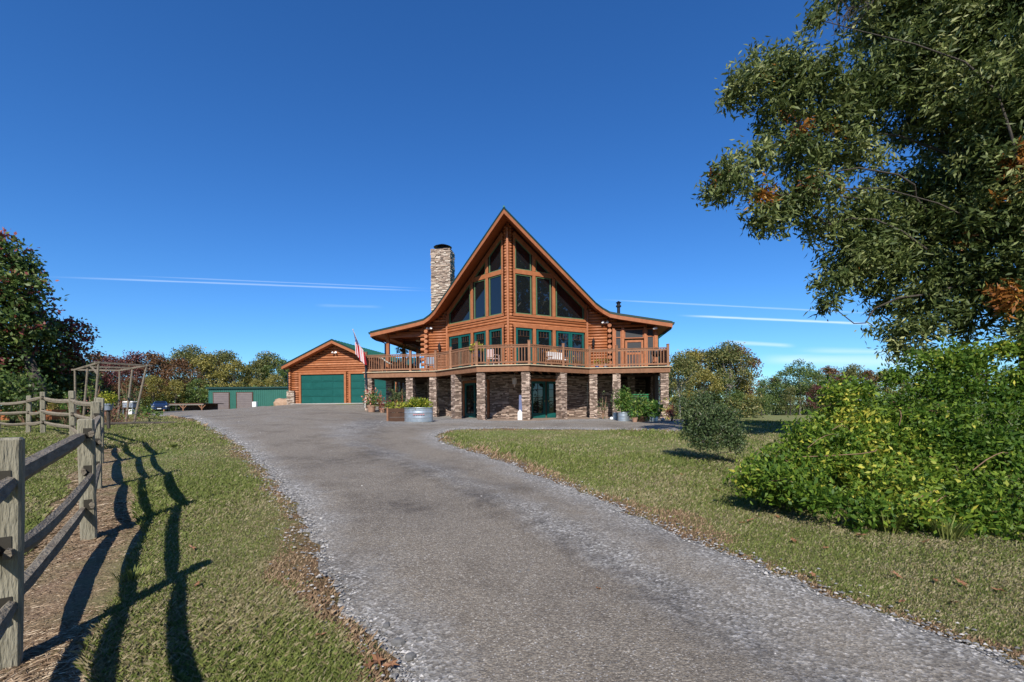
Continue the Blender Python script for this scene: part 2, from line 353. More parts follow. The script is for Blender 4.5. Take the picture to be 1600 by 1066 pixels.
def ground_material():
    m = bpy.data.materials.new('lawn_ground'); m.use_nodes = True; t = m.node_tree; nd = t.nodes; b = nd['Principled BSDF']; b.inputs['Roughness'].default_value = .95; b.inputs['Specular IOR Level'].default_value = .1
    g = nd.new('ShaderNodeNewGeometry')
    def nz(s, det=6, st=(1, 1, 1)):
        mp = nd.new('ShaderNodeMapping'); mp.inputs['Scale'].default_value = st; t.links.new(g.outputs['Position'], mp.inputs[0])
        n = nd.new('ShaderNodeTexNoise'); n.inputs['Scale'].default_value = s; n.inputs['Detail'].default_value = det; n.inputs['Roughness'].default_value = .7; t.links.new(mp.outputs[0], n.inputs['Vector']); return n.outputs[0]
    def rp(f, *st):
        r = nd.new('ShaderNodeValToRGB'); e = r.color_ramp.elements
        e[0].position, e[0].color = st[0][0], (*st[0][1], 1); e[1].position, e[1].color = st[-1][0], (*st[-1][1], 1)
        for p, c in st[1:-1]: x = e.new(p); x.color = (*c, 1)
        t.links.new(f, r.inputs[0]); return r.outputs[0]
    def mix(f, a, c):
        x = nd.new('ShaderNodeMix'); x.data_type = 'RGBA'; t.links.new(f, x.inputs[0]); t.links.new(a, x.inputs[6]); t.links.new(c, x.inputs[7]); return x.outputs[2]
    fine = rp(nz(30, 8), (.3, (.08, .11, .03)), (.5, (.16, .195, .06)), (.7, (.25, .26, .11)))
    dry = rp(nz(26, 8), (.3, (.11, .085, .04)), (.5, (.22, .18, .09)), (.7, (.31, .26, .15)))
    patch = rp(nz(.55, 7), (.42, (0, 0, 0)), (.66, (1, 1, 1)))
    c = mix(patch, fine, dry)
    straw = rp(nz(40, 8, (1, 1, 1)), (.3, (.15, .09, .055)), (.55, (.32, .22, .145)), (.75, (.45, .34, .24)))
    a = nd.new('ShaderNodeAttribute'); a.attribute_name = 'straw'; c = mix(a.outputs['Fac'], c, straw)
    soil = rp(nz(22, 8), (.3, (.10, .05, .03)), (.6, (.21, .125, .075)), (.8, (.29, .20, .13)))
    a = nd.new('ShaderNodeAttribute'); a.attribute_name = 'soil'; c = mix(a.outputs['Fac'], c, soil)
    t.links.new(c, b.inputs['Base Color'])
    bp = nd.new('ShaderNodeBump'); bp.inputs['Strength'].default_value = .9; bp.inputs['Distance'].default_value = .05; t.links.new(nz(18, 10), bp.inputs['Height']); t.links.new(bp.outputs[0], b.inputs['Normal'])
    return m
FP = [(-1.35, .72), (-2.80, 2.51), (-4.14, 4.44), (-5.98, 6.55), (-7.8, 8.6), (-9.3, 10.2), (-11.2, 11.6), (-13.3, 12.9), (-15.2, 14.3), (-18.3, 16.2), (-21.0, 17.6), (-23.6, 18.9)]
def axis(lim, d0, gr):
    v = [0]; d = d0
    while v[-1] < lim: v.append(v[-1]+d); d *= gr
    return v
xs = axis(700, .22, 1.035); xs = sorted([-a for a in xs[1:]]+xs)
ys = axis(900, .2, 1.03); ys = sorted([-a for a in axis(500, .4, 1.1)[1:]]+ys)
XX, YY = np.meshgrid(xs, ys); ZZ = gz(XX, YY)
dcam = np.hypot(XX, YY); ZZ = np.where(dcam > 250, np.maximum(ZZ, -4), ZZ)
nx, ny = len(xs), len(ys)
V = np.stack([XX, YY, ZZ], -1).reshape(-1, 3)
idx = np.arange(nx*ny).reshape(ny, nx); Q = np.stack([idx[:-1, :-1], idx[:-1, 1:], idx[1:, 1:], idx[1:, :-1]], -1).reshape(-1, 4)
me = bpy.data.meshes.new('lawn'); me.vertices.add(len(V)); me.vertices.foreach_set('co', V.astype(np.float32).ravel())
me.loops.add(Q.size); me.loops.foreach_set('vertex_index', Q.ravel().astype(np.int32)); me.polygons.add(len(Q)); me.polygons.foreach_set('loop_start', np.arange(0, Q.size, 4, dtype=np.int32))
me.update(calc_edges=True); me.polygons.foreach_set('use_smooth', [True]*len(Q))
xf, yf = V[:, 0], V[:, 1]
def strawf(x, y):
    d = edge_dist(x, y, FP); n = smoothnoise(x, y, .5, 5)
    # the worn strip lies on the drive side of the first spans and under the fence
    return np.clip(1.25-d/(.28+.22*n), 0, 1)*(np.hypot(x, y) < 14)
def soilf(x, y):
    d = edge_dist(x, y, DRIVE); n = smoothnoise(x, y, .7, 9)
    return np.clip(1.15-d/(.12+np.where(x < -1, .45, .85)*n**1.4), 0, 1)*(y < 30)*.95
near = (np.hypot(xf, yf) < 45) & (yf > -3); s1 = np.zeros(len(V)); s2 = np.zeros(len(V))
s1[near] = strawf(xf[near], yf[near]); s2[near] = soilf(xf[near], yf[near])
for nm, ar in (('straw', s1), ('soil', s2)):
    a = me.attributes.new(nm, 'FLOAT', 'POINT'); a.data.foreach_set('value', ar.astype(np.float32))
me.materials.append(ground_material()); lawn = bpy.data.objects.new('lawn', me); col.objects.link(lawn)
tag(lawn, 'patchy green and straw coloured lawn around the gravel drive', kind='structure')

def drive_material():
    m = bpy.data.materials.new('gravel_drive'); m.use_nodes = True; t = m.node_tree; nd = t.nodes; b = nd['Principled BSDF']; b.inputs['Roughness'].default_value = .9; b.inputs['Specular IOR Level'].default_value = .25
    g = nd.new('ShaderNodeNewGeometry')
    def nz(s, det=6):
        n = nd.new('ShaderNodeTexNoise'); n.inputs['Scale'].default_value = s; n.inputs['Detail'].default_value = det; n.inputs['Roughness'].default_value = .7; t.links.new(g.outputs['Position'], n.inputs['Vector']); return n.outputs[0]
    def vo(s):
        n = nd.new('ShaderNodeTexVoronoi'); n.inputs['Scale'].default_value = s; t.links.new(g.outputs['Position'], n.inputs['Vector']); return n
    def rp(f, *st):
        r = nd.new('ShaderNodeValToRGB'); e = r.color_ramp.elements
        e[0].position, e[0].color = st[0][0], (*st[0][1], 1); e[1].position, e[1].color = st[-1][0], (*st[-1][1], 1)
        for p, c in st[1:-1]: x = e.new(p); x.color = (*c, 1)
        t.links.new(f, r.inputs[0]); return r.outputs[0]
    def mix(f, a, c, bt='MIX'):
        x = nd.new('ShaderNodeMix'); x.data_type = 'RGBA'; x.blend_type = bt
        if isinstance(f, float): x.inputs[0].default_value = f
        else: t.links.new(f, x.inputs[0])
        t.links.new(a, x.inputs[6]); t.links.new(c, x.inputs[7]); return x.outputs[2]
    v = vo(55); v2 = vo(120)
    sep = nd.new('ShaderNodeSeparateColor'); t.links.new(v.outputs['Color'], sep.inputs[0])
    sep2 = nd.new('ShaderNodeSeparateColor'); t.links.new(v2.outputs['Color'], sep2.inputs[0])
    stones = rp(sep.outputs[0], (0., (.135, .127, .115)), (.5, (.25, .235, .21)), (.85, (.35, .34, .32)), (1., (.54, .52, .49)))
    packed = rp(sep2.outputs[0], (0., (.145, .122, .096)), (.6, (.215, .187, .15)), (.93, (.30, .268, .22)), (1., (.46, .44, .41)))
    a = nd.new('ShaderNodeAttribute'); a.attribute_name = 'loose'
    ad = nd.new('ShaderNodeMath'); ad.operation = 'ADD'; t.links.new(a.outputs['Fac'], ad.inputs[0]); t.links.new(nz(1.3, 9), ad.inputs[1])
    f = rp(ad.outputs[0], (.62, (0, 0, 0)), (.98, (1, 1, 1)))
    c = mix(f, packed, stones)
    st = rp(nz(.8, 8), (.32, (.66, .65, .65)), (.5, (1, 1, 1)))
    c = mix(1.0, c, st, 'MULTIPLY')
    ac = nd.new('ShaderNodeAttribute'); ac.attribute_name = 'crown'; kk_ = nd.new('ShaderNodeRGB'); kk_.outputs[0].default_value = (.56, .56, .58, 1)
    cm = nd.new('ShaderNodeMath'); cm.operation = 'MULTIPLY'; t.links.new(ac.outputs['Fac'], cm.inputs[0]); t.links.new(rp(nz(5, 9), (.38, (.15, .15, .15)), (.6, (1.2, 1.2, 1.2))), cm.inputs[1]); c = mix(cm.outputs[0], c, kk_.outputs[0], 'MULTIPLY')
    sp = rp(nz(30, 9), (.36, (.74, .74, .74)), (.5, (.98, .97, .95)), (.64, (1.25, 1.23, 1.18)))
    c = mix(1.0, c, sp, 'MULTIPLY')
    t.links.new(c, b.inputs['Base Color'])
    bp = nd.new('ShaderNodeBump'); bp.inputs['Strength'].default_value = .55; bp.inputs['Distance'].default_value = .012
    mm = nd.new('ShaderNodeMath'); mm.operation = 'ADD'; t.links.new(v.outputs['Distance'], mm.inputs[0]); t.links.new(nz(90, 4), mm.inputs[1])
    t.links.new(mm.outputs[0], bp.inputs['Height']); t.links.new(bp.outputs[0], b.inputs['Normal'])
    return m
# fine inner points, denser near the camera
pts = []
for Yk in [*np.geomspace(1.2, 30, 70), *np.linspace(31, 70, 14), -2, -5, -8, -12]:
    st = max(.22, abs(Yk)*.035); X = np.arange(-45 if Yk > 25 else -16, 22, st); pts.append(np.stack([X+RNG.uniform(-.2, .2, len(X))*st, np.full(len(X), Yk)+RNG.uniform(-.3, .3, len(X))*st], 1))
pts = np.concatenate(pts); pts = pts[in_poly(pts[:, 0], pts[:, 1])]
pts = pts[edge_dist(pts[:, 0], pts[:, 1], DRIVE) > .05]
allp = np.concatenate([DRIVE, pts]); nb = len(DRIVE)
vo_, _, fo_, *_ = delaunay_2d_cdt([Vector((float(a), float(b))) for a, b in allp], [(i, (i+1) % nb) for i in range(nb)], [list(range(nb))], 1, 1e-4)
dv = np.array([(v.x, v.y) for v in vo_]); dz = gz(dv[:, 0], dv[:, 1])
cen = dv[np.array([f[:3] for f in fo_])].mean(1); keep = in_poly(cen[:, 0], cen[:, 1])
# the lawn mesh is coarse: the drive floats 2-3 cm above it, its rim dips into it
ed = edge_dist(dv[:, 0], dv[:, 1], np.vstack([DRIVE, DRIVE[:1]]))
zz = dz+np.clip(ed*.25, .0, .03)+.004
LI, RI = np.array(Lw[:-3]), np.array(Rw[9:])
def loosef(x, y):
    dl = edge_dist(x, y, Lw); dr = edge_dist(x, y, Rw)
    t = dl/(dl+dr+1e-6); n = smoothnoise(x, y, .9, 2)
    lo = np.exp(-(dl/.42)**2)*.5+np.exp(-(dr/.55)**2)*.5+.42*np.exp(-((t-.60-.08*np.sin(y*.35))/.10)**2)
    return lo+.12*(n-.5)+np.clip((y-11)*.02, 0, .15)
me = bpy.data.meshes.new('driveway'); me.from_pydata([(a, b, c) for (a, b), c in zip(dv, zz)], [], [f for f, k in zip(fo_, keep) if k])
a = me.attributes.new('loose', 'FLOAT', 'POINT'); a.data.foreach_set('value', loosef(dv[:, 0], dv[:, 1]).astype(np.float32))
def crownf(x, y):
    dl = edge_dist(x, y, Lw); dr = edge_dist(x, y, Rw); t = dl/(dl+dr+1e-6)
    c = .85*np.exp(-((t-.58-.05*np.sin(y*.5))/.085)**2)*(y < 24)*(.5+smoothnoise(x, y, .8, 31))
    for (px, py, rx, ry) in ((548, 723, 1.3, .75), (590, 722, .7, .35), (640, 790, .6, 1.1), (700, 735, .8, .4)):
        u, v = onground(px, py); c = np.maximum(c, .8*np.exp(-((x-u)/rx)**2-((y-v)/ry)**2)*(.5+.8*smoothnoise(x, y, .3, 33)))
    return np.clip(c, 0, 1)
a = me.attributes.new('crown', 'FLOAT', 'POINT'); a.data.foreach_set('value', crownf(dv[:, 0], dv[:, 1]).astype(np.float32))
me.materials.append(drive_material()); me.polygons.foreach_set('use_smooth', [True]*len(me.polygons)); me.update()
drive = bpy.data.objects.new('driveway', me); col.objects.link(drive)
tag(drive, 'grey gravel drive running up to the log house', kind='structure')

# loose stones on the drive
def stones(n, fx):
    x, y, s, r = fx
    z = gz(x, y)+.02+s*.2
    base = np.array([(1, 0, 0), (-1, 0, 0), (0, 1, 0), (0, -1, 0), (0, 0, 1), (0, 0, -1)], float)
    F = np.array([(0, 2, 4), (2, 1, 4), (1, 3, 4), (3, 0, 4)])
    k = len(x); B = base[None]*RNG.uniform(.6, 1.3, (k, 6, 1)); B[:, :, 2] *= .55
    an = RNG.uniform(0, 6.28, k); ca, sa = np.cos(an)[:, None], np.sin(an)[:, None]
    Bx = B[..., 0]*ca-B[..., 1]*sa; By = B[..., 0]*sa+B[..., 1]*ca; B = np.stack([Bx, By, B[..., 2]], -1)*s[:, None, None]
    P = B+np.stack([x, y, z], -1)[:, None]
    return P[:, F].reshape(-1, 3), np.repeat(r, 4)
k = 90000; Ys = 1.6*np.exp(RNG.uniform(0, 1, k)*math.log(12)); Xs = RNG.uniform(-1.2, 1.2, k)*Ys+RNG.uniform(-.3, .3, k)
ok = in_poly(Xs, Ys); Xs, Ys = Xs[ok], Ys[ok]; lo = loosef(Xs, Ys); ok = RNG.random(len(Xs)) < np.clip(lo*2.2-.15, .05, 1); Xs, Ys = Xs[ok], Ys[ok]
Sz = RNG.uniform(.004, .010, len(Xs))*(1+Ys*.10); big = RNG.random(len(Xs)) < .04; Sz[big] *= 1.9
# spill over the rim
vx, rr_ = stones(0, (Xs, Ys, Sz, RNG.random(len(Xs))))
kk = 9000; i0 = RNG.integers(0, len(DRIVE), kk); rim = DRIVE[i0]; ok = (rim[:, 1] > 1.4) & (rim[:, 1] < 18); rim = rim[ok]+RNG.normal(size=(ok.sum(), 2))*.12
v2_, r2_ = stones(0, (rim[:, 0], rim[:, 1], RNG.uniform(.006, .014, len(rim))*(1+rim[:, 1]*.08), RNG.random(len(rim))))
M_grav = mat('gravel_stone', (.12, .118, .115), (.27, .262, .25), (.46, .44, .41), scale=40, rough=.9, attr='rnd')
tag(poly_mesh('loose_gravel', np.concatenate([vx, v2_]), 3, np.concatenate([rr_, r2_]), M_grav), 'loose grey stones lying along the edges and crown of the drive', 'gravel', kind='stuff')
# bigger stones near the bottom of the frame at the left rim
for i, (px, py, s) in enumerate([(622, 1012, .05), (640, 1035, .04), (604, 985, .035), (826, 898, .022), (655, 1008, .03), (812, 900, .022)]):
    x, y = onground(px, py); mb = MB(); n = 7; vs = []; rs = [random.uniform(.7, 1.1) for _ in range(n)]
    for zf, rf in ((-.2, 1), (.25, .95), (.5, .55)):
        for q in range(n): a_ = 6.28*q/n; vs.append((s*rf*rs[q]*math.cos(a_), s*.75*rf*rs[q]*math.sin(a_), s*zf))
    fs = [tuple(range(14, 21))]+[(l*n+q, l*n+(q+1) % n, (l+1)*n+(q+1) % n, (l+1)*n+q) for l in (0, 1) for q in range(n)]
    o = mb.add(vs, fs, .3).build('flat_stone', M_grav); o.location = (x, y, g1(x, y)+.03); o.rotation_euler = (0, 0, i)
    tag(o, 'flat grey stone lying loose on the gravel drive', 'stone', 'larger stones on the drive')

# grass blades
def blades(n, Y0, Y1, xr, hmin, hmax, dens=None, name='grass'):
    Yb = Y0*np.exp(RNG.uniform(0, 1, n)*math.log(Y1/Y0)); Xb = RNG.uniform(xr[0], xr[1], n)*Yb
    ok = ~in_poly(Xb, Yb) & (edge_dist(Xb, Yb, DRIVE) > .03*RNG.random(n)); Xb, Yb = Xb[ok], Yb[ok]
    st = strawf(Xb, Yb); so_ = soilf(Xb, Yb); pn = smoothnoise(Xb, Yb, 1.1, 11)*.6+smoothnoise(Xb, Yb, .35, 12)*.4
    s2_, d2_ = H_inv(Xb, Yb); under = (np.abs(s2_) < 9) & (d2_ > -.5) & (d2_ < 14)
    keep = (RNG.random(len(Xb)) > np.maximum(st*.55, so_*.85)) & ~under; Xb, Yb, st, so_, pn = (q[keep] for q in (Xb, Yb, st, so_, pn))
    k = len(Xb); lush = smoothnoise(Xb, Yb, 2.3, 21)
    h = RNG.uniform(hmin, hmax, k)*(.38+1.3*lush**2)*(1+Yb*.03); wd = (.0013+.00065*Yb)*RNG.uniform(.7, 1.3, k)
    dry = RNG.random(k) < (.15+1.15*np.clip(pn-.38, 0, 1)+.75*so_-.3*(lush-.5)); an = RNG.uniform(0, 6.28, k); lean = RNG.uniform(.2, .9, k)*h; lean = np.where(dry, lean*1.3, lean)
    flat = st > .35; h = np.where(flat, h*.30, h); lean = np.where(flat, lean*1.9, lean)
    z = gz(Xb, Yb)-.004
    b0 = np.stack([Xb, Yb, z], -1); sd_ = np.stack([-np.sin(an+.8), np.cos(an+.8), 0*an], -1)*wd[:, None]
    d_ = np.stack([np.cos(an)*lean, np.sin(an)*lean, h*.9], -1)
    P = np.stack([b0-sd_, b0+sd_, b0+d_*.55+sd_*.7+np.stack([0*h, 0*h, h*.2], -1), b0+d_], 1)
    rv = np.where(dry, RNG.uniform(.5, 1, k), RNG.uniform(0, .55, k)); mi = np.where(flat, 2, np.where(dry & (so_ > .35), 3, np.where(dry, 1, 0)))
    return P.reshape(-1, 3), rv, mi
G1 = mat('grass_green', (.14, .175, .04), (.30, .32, .09), (.42, .41, .17), scale=1.2, rough=.7, attr='rnd', trans=.25)
G2 = mat('grass_dry', (.16, .14, .06), (.28, .235, .12), (.37, .32, .19), scale=1.2, rough=.8, attr='rnd', trans=.2)
G3 = mat('pine_straw', (.21, .14, .085), (.42, .31, .20), (.57, .46, .32), scale=1.2, rough=.85, attr='rnd')
G4 = mat('verge_brown', (.11, .06, .035), (.23, .145, .085), (.36, .26, .16), scale=1.2, rough=.85, attr='rnd')
A_ = blades(620000, 1.7, 9, (-1.3, 1.35), .022, .055); B_ = blades(300000, 8.5, 34, (-1.35, 1.35), .03, .07)
tag(poly_mesh('grass', np.concatenate([A_[0], B_[0]]), 4, np.concatenate([A_[1], B_[1]]), [G1, G2, G3, G4], mi=np.concatenate([A_[2], B_[2]])), 'short green and straw coloured grass on both sides of the drive', 'grass', kind='stuff')
def tuft(px, py, n, h, label):
    x, y = onground(px, py); an = RNG.uniform(0, 6.28, n); r0 = RNG.uniform(0, .05, n); hh = h*RNG.uniform(.5, 1, n)
    b0 = np.stack([x+np.cos(an)*r0*2, y+np.sin(an)*r0*2, np.full(n, g1(x, y))], -1); D = np.stack([np.cos(an)*hh*.5, np.sin(an)*hh*.5, hh], -1); S = np.stack([-np.sin(an), np.cos(an), 0*an], -1)*(.0035+.0004*y)
    P = np.stack([b0-S, b0+S, b0+D*.6+[0, 0, h*.08]+S*.6, b0+D], 1)
    tag(poly_mesh('grass_tuft', P.reshape(-1, 3), 4, RNG.uniform(.2, .7, n), G1), label, 'grass tuft')
tuft(207, 905, 70, .11, 'bright green grass tuft on the lawn between the fence rail shadows')
tuft(238, 772, 60, .13, 'green grass tuft on the left lawn beyond the fence post')
tuft(1390, 832, 120, .3, 'tall grass tuft under the front of the big bush')
tuft(1480, 842, 110, .26, 'tall grass tuft under the big bush near the right edge')
tuft(270, 700, 160, .14, 'low bright grass clump on the lawn beside the twiggy bush')
# fallen leaves
mb = MB(); out = []
for k in range(14):
    a_ = 6.28*k/14; rr_ = 1.0 if k % 2 == 0 else .45; out.append((math.cos(a_)*rr_, math.sin(a_)*rr_*.6, .28*abs(math.sin(a_*1.5))))
mb.add([(0, 0, .05)]+out, [(0, k+1, (k+1) % 14+1) for k in range(14)], .6); lf0 = mb.build('fallen_leaf', L_brown)
lp = [(935, 927, .04), (590, 1043, .07), (612, 1050, .06), (575, 1052, .05), (1160, 822, .05), (1172, 818, .05), (1048, 778, .05), (1345, 842, .06), (1447, 852, .05), (1490, 950, .05), (1502, 918, .05), (1462, 915, .05), (1410, 948, .04), (995, 775, .045), (1215, 812, .04), (1120, 770, .05), (1065, 745, .05), (1184, 812, .04), (300, 862, .05), (310, 920, .05), (1290, 862, .04), (1400, 905, .05), (1560, 930, .05), (500, 1002, .04), (350, 1000, .045), (1240, 850, .045), (290, 1000, .05), (850, 700, .07), (1270, 905, .04)]
for i, (px, py, s) in enumerate(lp):
    x, y = onground(px, py); o = lf0 if i == 0 else inst('fallen_leaf', lf0.data, (0, 0, 0))
    o.location = (x, y, g1(x, y)+.035); o.rotation_euler = (random.uniform(-.5, .5), random.uniform(-.5, .5), random.uniform(0, 6)); o.scale = (s, s, s)
    tag(o, 'curled brown oak leaf fallen '+('on the gravel drive' if in_poly(np.array([x]), np.array([y]))[0] else 'on the left lawn near the drive rim' if px < 620 else 'on the grass below the big bush' if px > 1150 else 'on the right lawn beside the drive'), 'leaf', 'fallen oak leaves')

# ------------------------------------------------------------ log house
house = empty('log_house', H(0, 0, 0), -PSI, 'orange stained log house with steep glass prow gable, wraparound deck and stone columns', 'house')
D = 2.79                         # deck top
ZR0 = 10.97                      # ridge
def logmesh(name, r=.082, dep=.085):
    mb = MB(); n = 7; prof = []
    for k in range(n+1):
        a_ = math.pi*(k/n)-math.pi/2; prof.append((-dep*math.cos(a_) if True else 0, r*math.sin(a_)))
    vs = [(x, y, z) for x in (0, 1) for (y, z) in prof]; m_ = n+1
    fs = [(k, k+1, m_+k+1, m_+k) for k in range(n)]+[tuple(range(m_))[::-1], tuple(range(m_, 2*m_))]
    mb.add(vs, fs, .5); o = mb.build(name, M_log, smooth=False); me = o.data
    for p in me.polygons[:n]: p.use_smooth = True
    bpy.data.objects.remove(o); return me
LOG = logmesh('log')
def log_wall(parent, A, B, z0, z1, openings=(), top=None, backpoly=None, course=.168, name='wall', part=True, logs=True, back_mat=None):
    """wall from A to B (local s,d); the outside is to the right of A->B turned ... outward = (dy,-dx)"""
    A = Vector((A[0], A[1], 0)); B = Vector((B[0], B[1], 0)); L = (B-A).length; ux = (B-A)/L; out = Vector((ux.y, -ux.x, 0))
    ts = [0, 1]; tp = top or (lambda t: z1)
    pl = [A+Vector((0, 0, z0)), B+Vector((0, 0, z0))]
    if top: pl += [A+ux*L*t+Vector((0, 0, min(z1, tp(t)))) for t in (1, .75, .5, .25, 0)]
    else: pl += [B+Vector((0, 0, z1)), A+Vector((0, 0, z1))]
    w_ = MB().prism(pl, -out*.16).build(name, back_mat or M_dark, parent)
    if logs:
        ang = math.atan2(ux.y, ux.x); z = z0+course/2
        while z < z1:
            seg = [(0, 1)]
            if top:
                tt = [k/80 for k in range(81) if tp(k/80) > z+.03]
                seg = [(min(tt), max(tt))] if len(tt) > 1 else []
            for (a, b, c, d) in (openings(z) if callable(openings) else openings):
                if c < z < d:
                    ns = []
                    for (p, q) in seg:
                        if b <= p or a >= q: ns.append((p, q)); continue
                        if a > p: ns.append((p, a))
                        if b < q: ns.append((b, q))
                    seg = ns
            for p, q in seg:
                if (q-p)*L < .04: continue
                P = A+ux*L*p+Vector((0, 0, z))
                inst('log', LOG, P, ang, ((q-p)*L, 1, 1), w_)
            z += course
    return w_, A, ux, out, L
def on(A, ux, out, L, t, z, o=0): p = A+ux*L*t+out*o; return Vector((p.x, p.y, z))
def board(mb, w5, t0, z0, t1, z1, wd, th=.05, o=.075):
    """flat trim board on wall w5 along the line (t0,z0)-(t1,z1), width wd"""
    _, A, ux, out, L = w5
    mb.beam(on(A, ux, out, L, t0, z0, o), on(A, ux, out, L, t1, z1, o), wd if False else th, wd, up=out.cross(Vector((0, 0, 1))) if False else (0, 0, 1)) if abs(t1-t0)*L > abs(z1-z0)*.001 and abs(t1-t0) > 1e-6 else mb.box(on(A, ux, out, L, t0, (z0+z1)/2, o), (wd, th, abs(z1-z0)), rz=math.atan2(ux.y, ux.x))
def pane(w5, poly, name='window', frame=.05, edge=M_green, parent=None, depth=.03, lites=None):
    """window: coloured sash frame round a glass pane; poly = [(t,z)..] counterclockwise seen from outside"""
    w_, A, ux, out, L = w5; parent = parent or house
    P = [on(A, ux, out, L, t, z, .012) for t, z in poly]; c = sum(P, Vector())/len(P)
    f = MB()
    for i in range(len(P)):
        a, b = P[i], P[(i+1) % len(P)]; dr = (b-a).normalized(); inn = dr.cross(out)
        if inn.dot(c-a) < 0: inn = -inn
        f.beam(a+inn*frame/2+out*.02, b+inn*frame/2+out*.02, .045, frame, up=out.cross(dr) if False else inn) if False else None
        M = Matrix((dr, out, inn)).transposed()
        f.box((a+b)/2+inn*frame/2+out*(.02+.0015*i), ((b-a).length, .045, frame), M=M)
    fo = f.build(name, edge, parent)
    g = MB().prism([p+(c-p)*.02 for p in P], -out*.006).build('pane', M_glass, fo)
    if lites:
        mbb = MB()
        for (t0, z0, t1, z1) in lites:
            a, b = on(A, ux, out, L, t0, z0, .025), on(A, ux, out, L, t1, z1, .025)
            if abs(t0-t1) < 1e-5: mbb.box((a+b)/2, (.02, .02, abs(z1-z0)), rz=math.atan2(ux.y, ux.x))
            else: mbb.beam(a, b, .02, .02)
        mbb.build('muntin', M_dark, fo)
    return fo
SJ, PW, WD = 4.27, 3.02, 2.27
ROOFU = lambda s: ZR0-.925*abs(s)-.32       # underside of main roof
topR = lambda t: min(10.66, ROOFU(SJ*t)+.03)
WT = [(.08, .27), (.33, .512), (.58, .945)]
HT = 5.02
GT = lambda t: 10.24-3.95*t
prow = []
for sgn in (1, -1):
    # keep outward normal towards the viewer: run A->B from left to right
    if sgn == 1: A, B = (0, WD-PW), (SJ, WD); T = lambda t: t
    else: A, B = (-SJ, WD), (0, WD-PW); T = lambda t: 1-t
    def rng(a, b): a, b = sorted((T(a), T(b))); return a, b
    ops = []
    a, b = rng(.045, .985); ops.append((a, b, D, HT+.16))
    ops.append((*rng(.045, .55), 5.66, 8.2)); ops.append((*rng(.045, .33), 8.0, 10.1)); ops.append((*rng(.3, .55), 8.0, 8.9))
    ops.append((*rng(.54, .985), 5.66, 6.6)); ops.append((*rng(.54, .75), 6.5, 7.4)); ops.append((*rng(.54, .63), 7.3, 8.1))
    def ops(z, T=T):
        if z < 5.02+.16: lo, hi = .062, .985
        elif z < 5.66: return []
        else: lo, hi = .062, .985
        a, b = sorted((T(lo), T(hi))); return [(a, b, 0, 99)] if hi > lo else []
    w5 = log_wall(house, A, B, D-.02, 10.6, ops, (lambda t, T=T: topR(T(t))), course=.158)
    prow.append((w5, T))
    # basement stone part of the prow is built below
    tr = MB()
    def V_(t, z0, z1, wd=.16, o=.085): board(tr, w5, T(t), z0, T(t), z1, wd, .055, o)
    def Hh(t0, t1, z, wd=.16, o=.078): board(tr, w5, *[T(t0)][:1], z, T(t1), z, wd, .05, o)
    def Sl(t0, z0, t1, z1, wd=.16, o=.07): board(tr, w5, T(t0), z0, T(t1), z1, wd, .05, o)
    Hh(.05, .98, HT+.08, .17); Hh(.05, .975, 5.70, .15); Hh(.055, .545, 8.065, .25)
    for t in (.066, .30, .546, .972): V_(t, D, HT-.005, .19 if t in (.30, .546) else (.10 if t < .1 else .14))
    for t in (.066, .30, .546): V_(t, 5.775, 7.94, .19 if t != .066 else .10)
    V_(.066, 8.19, 9.95, .10); V_(.30, 8.19, 9.05, .2); V_(.965, 5.775, 6.5, .13)
    Sl(.055, 10.24-3.95*.055+.10, .985, 10.24-3.95*.985+.10, .24, .082)
    tr.build('window_trim', M_trim, house, bevel=.008)
    for k, (a, b) in enumerate(WT):
        mm = (a+b)/2
        if k < 2: q = [(T(a), 5.78), (T(b), 5.78), (T(b), 7.93), (T(a), 7.93)]
        else: q = [(T(a), 5.78), (T(b), 5.78), (T(b), GT(b)-.03), (T(a), GT(a)-.03)]
        pane(w5, q, frame=.05)
    pane(w5, [(T(.08), 8.19), (T(.27), 8.19), (T(.27), GT(.27)-.03), (T(.08), GT(.08)-.03)], frame=.05)
    pane(w5, [(T(.33), 8.19), (T(.505), 8.19), (T(.33), GT(.33)-.03)], frame=.045)
    # tier 1: patio doors and tall windows in teal
    for (a, b) in [(.08, .27), (.33, .512), (.58, .762), (.765, .945)]:
        hh = [(T(a)+(T(b)-T(a))*q, HT-.45, T(a)+(T(b)-T(a))*q, HT-.08) for q in (.3, .5, .7)]+[(T(a)+(T(b)-T(a))*.1, HT-.45, T(a)+(T(b)-T(a))*.9, HT-.45)]
        pane(w5, [(T(a), D+.06), (T(b), D+.06), (T(b), HT-.01), (T(a), HT-.01)], 'patio_door', .12, M_teal, lites=hh)
MB().box((0, WD-PW-.10, (D+10.35)/2), (.11, .13, 10.35-D)).build('corner_post', M_trim, house, bevel=.01)
# small joint posts between prow and wing walls
MB().box((SJ+.01, WD-.06, (D+6.35)/2), (.1, .14, 6.35-D)).build('corner_board', M_trim, house)
MB().box((-SJ-.01, WD-.06, (D+6.35)/2), (.1, .14, 6.35-D)).build('corner_board', M_trim, house)

# roofline: z of the roof top at local s
PR = [(0, ZR0), (4.75, ZR0-.925*4.75), (5.15, 6.32), (5.55, 6.10), (6.1, 5.97), (9.0, 5.42)]
def zroof(s):
    s = abs(s)
    for (a, za), (b, zb) in zip(PR[:-1], PR[1:]):
        if s <= b: return za+(zb-za)*(s-a)/(b-a)
    return PR[-1][1]
FR_D = lambda s: -1.95+abs(s)*(1.60+1.95)/5.3 if abs(s) < 5.3 else 1.60      # front edge of the roof
topw = lambda s: zroof(s)-.29
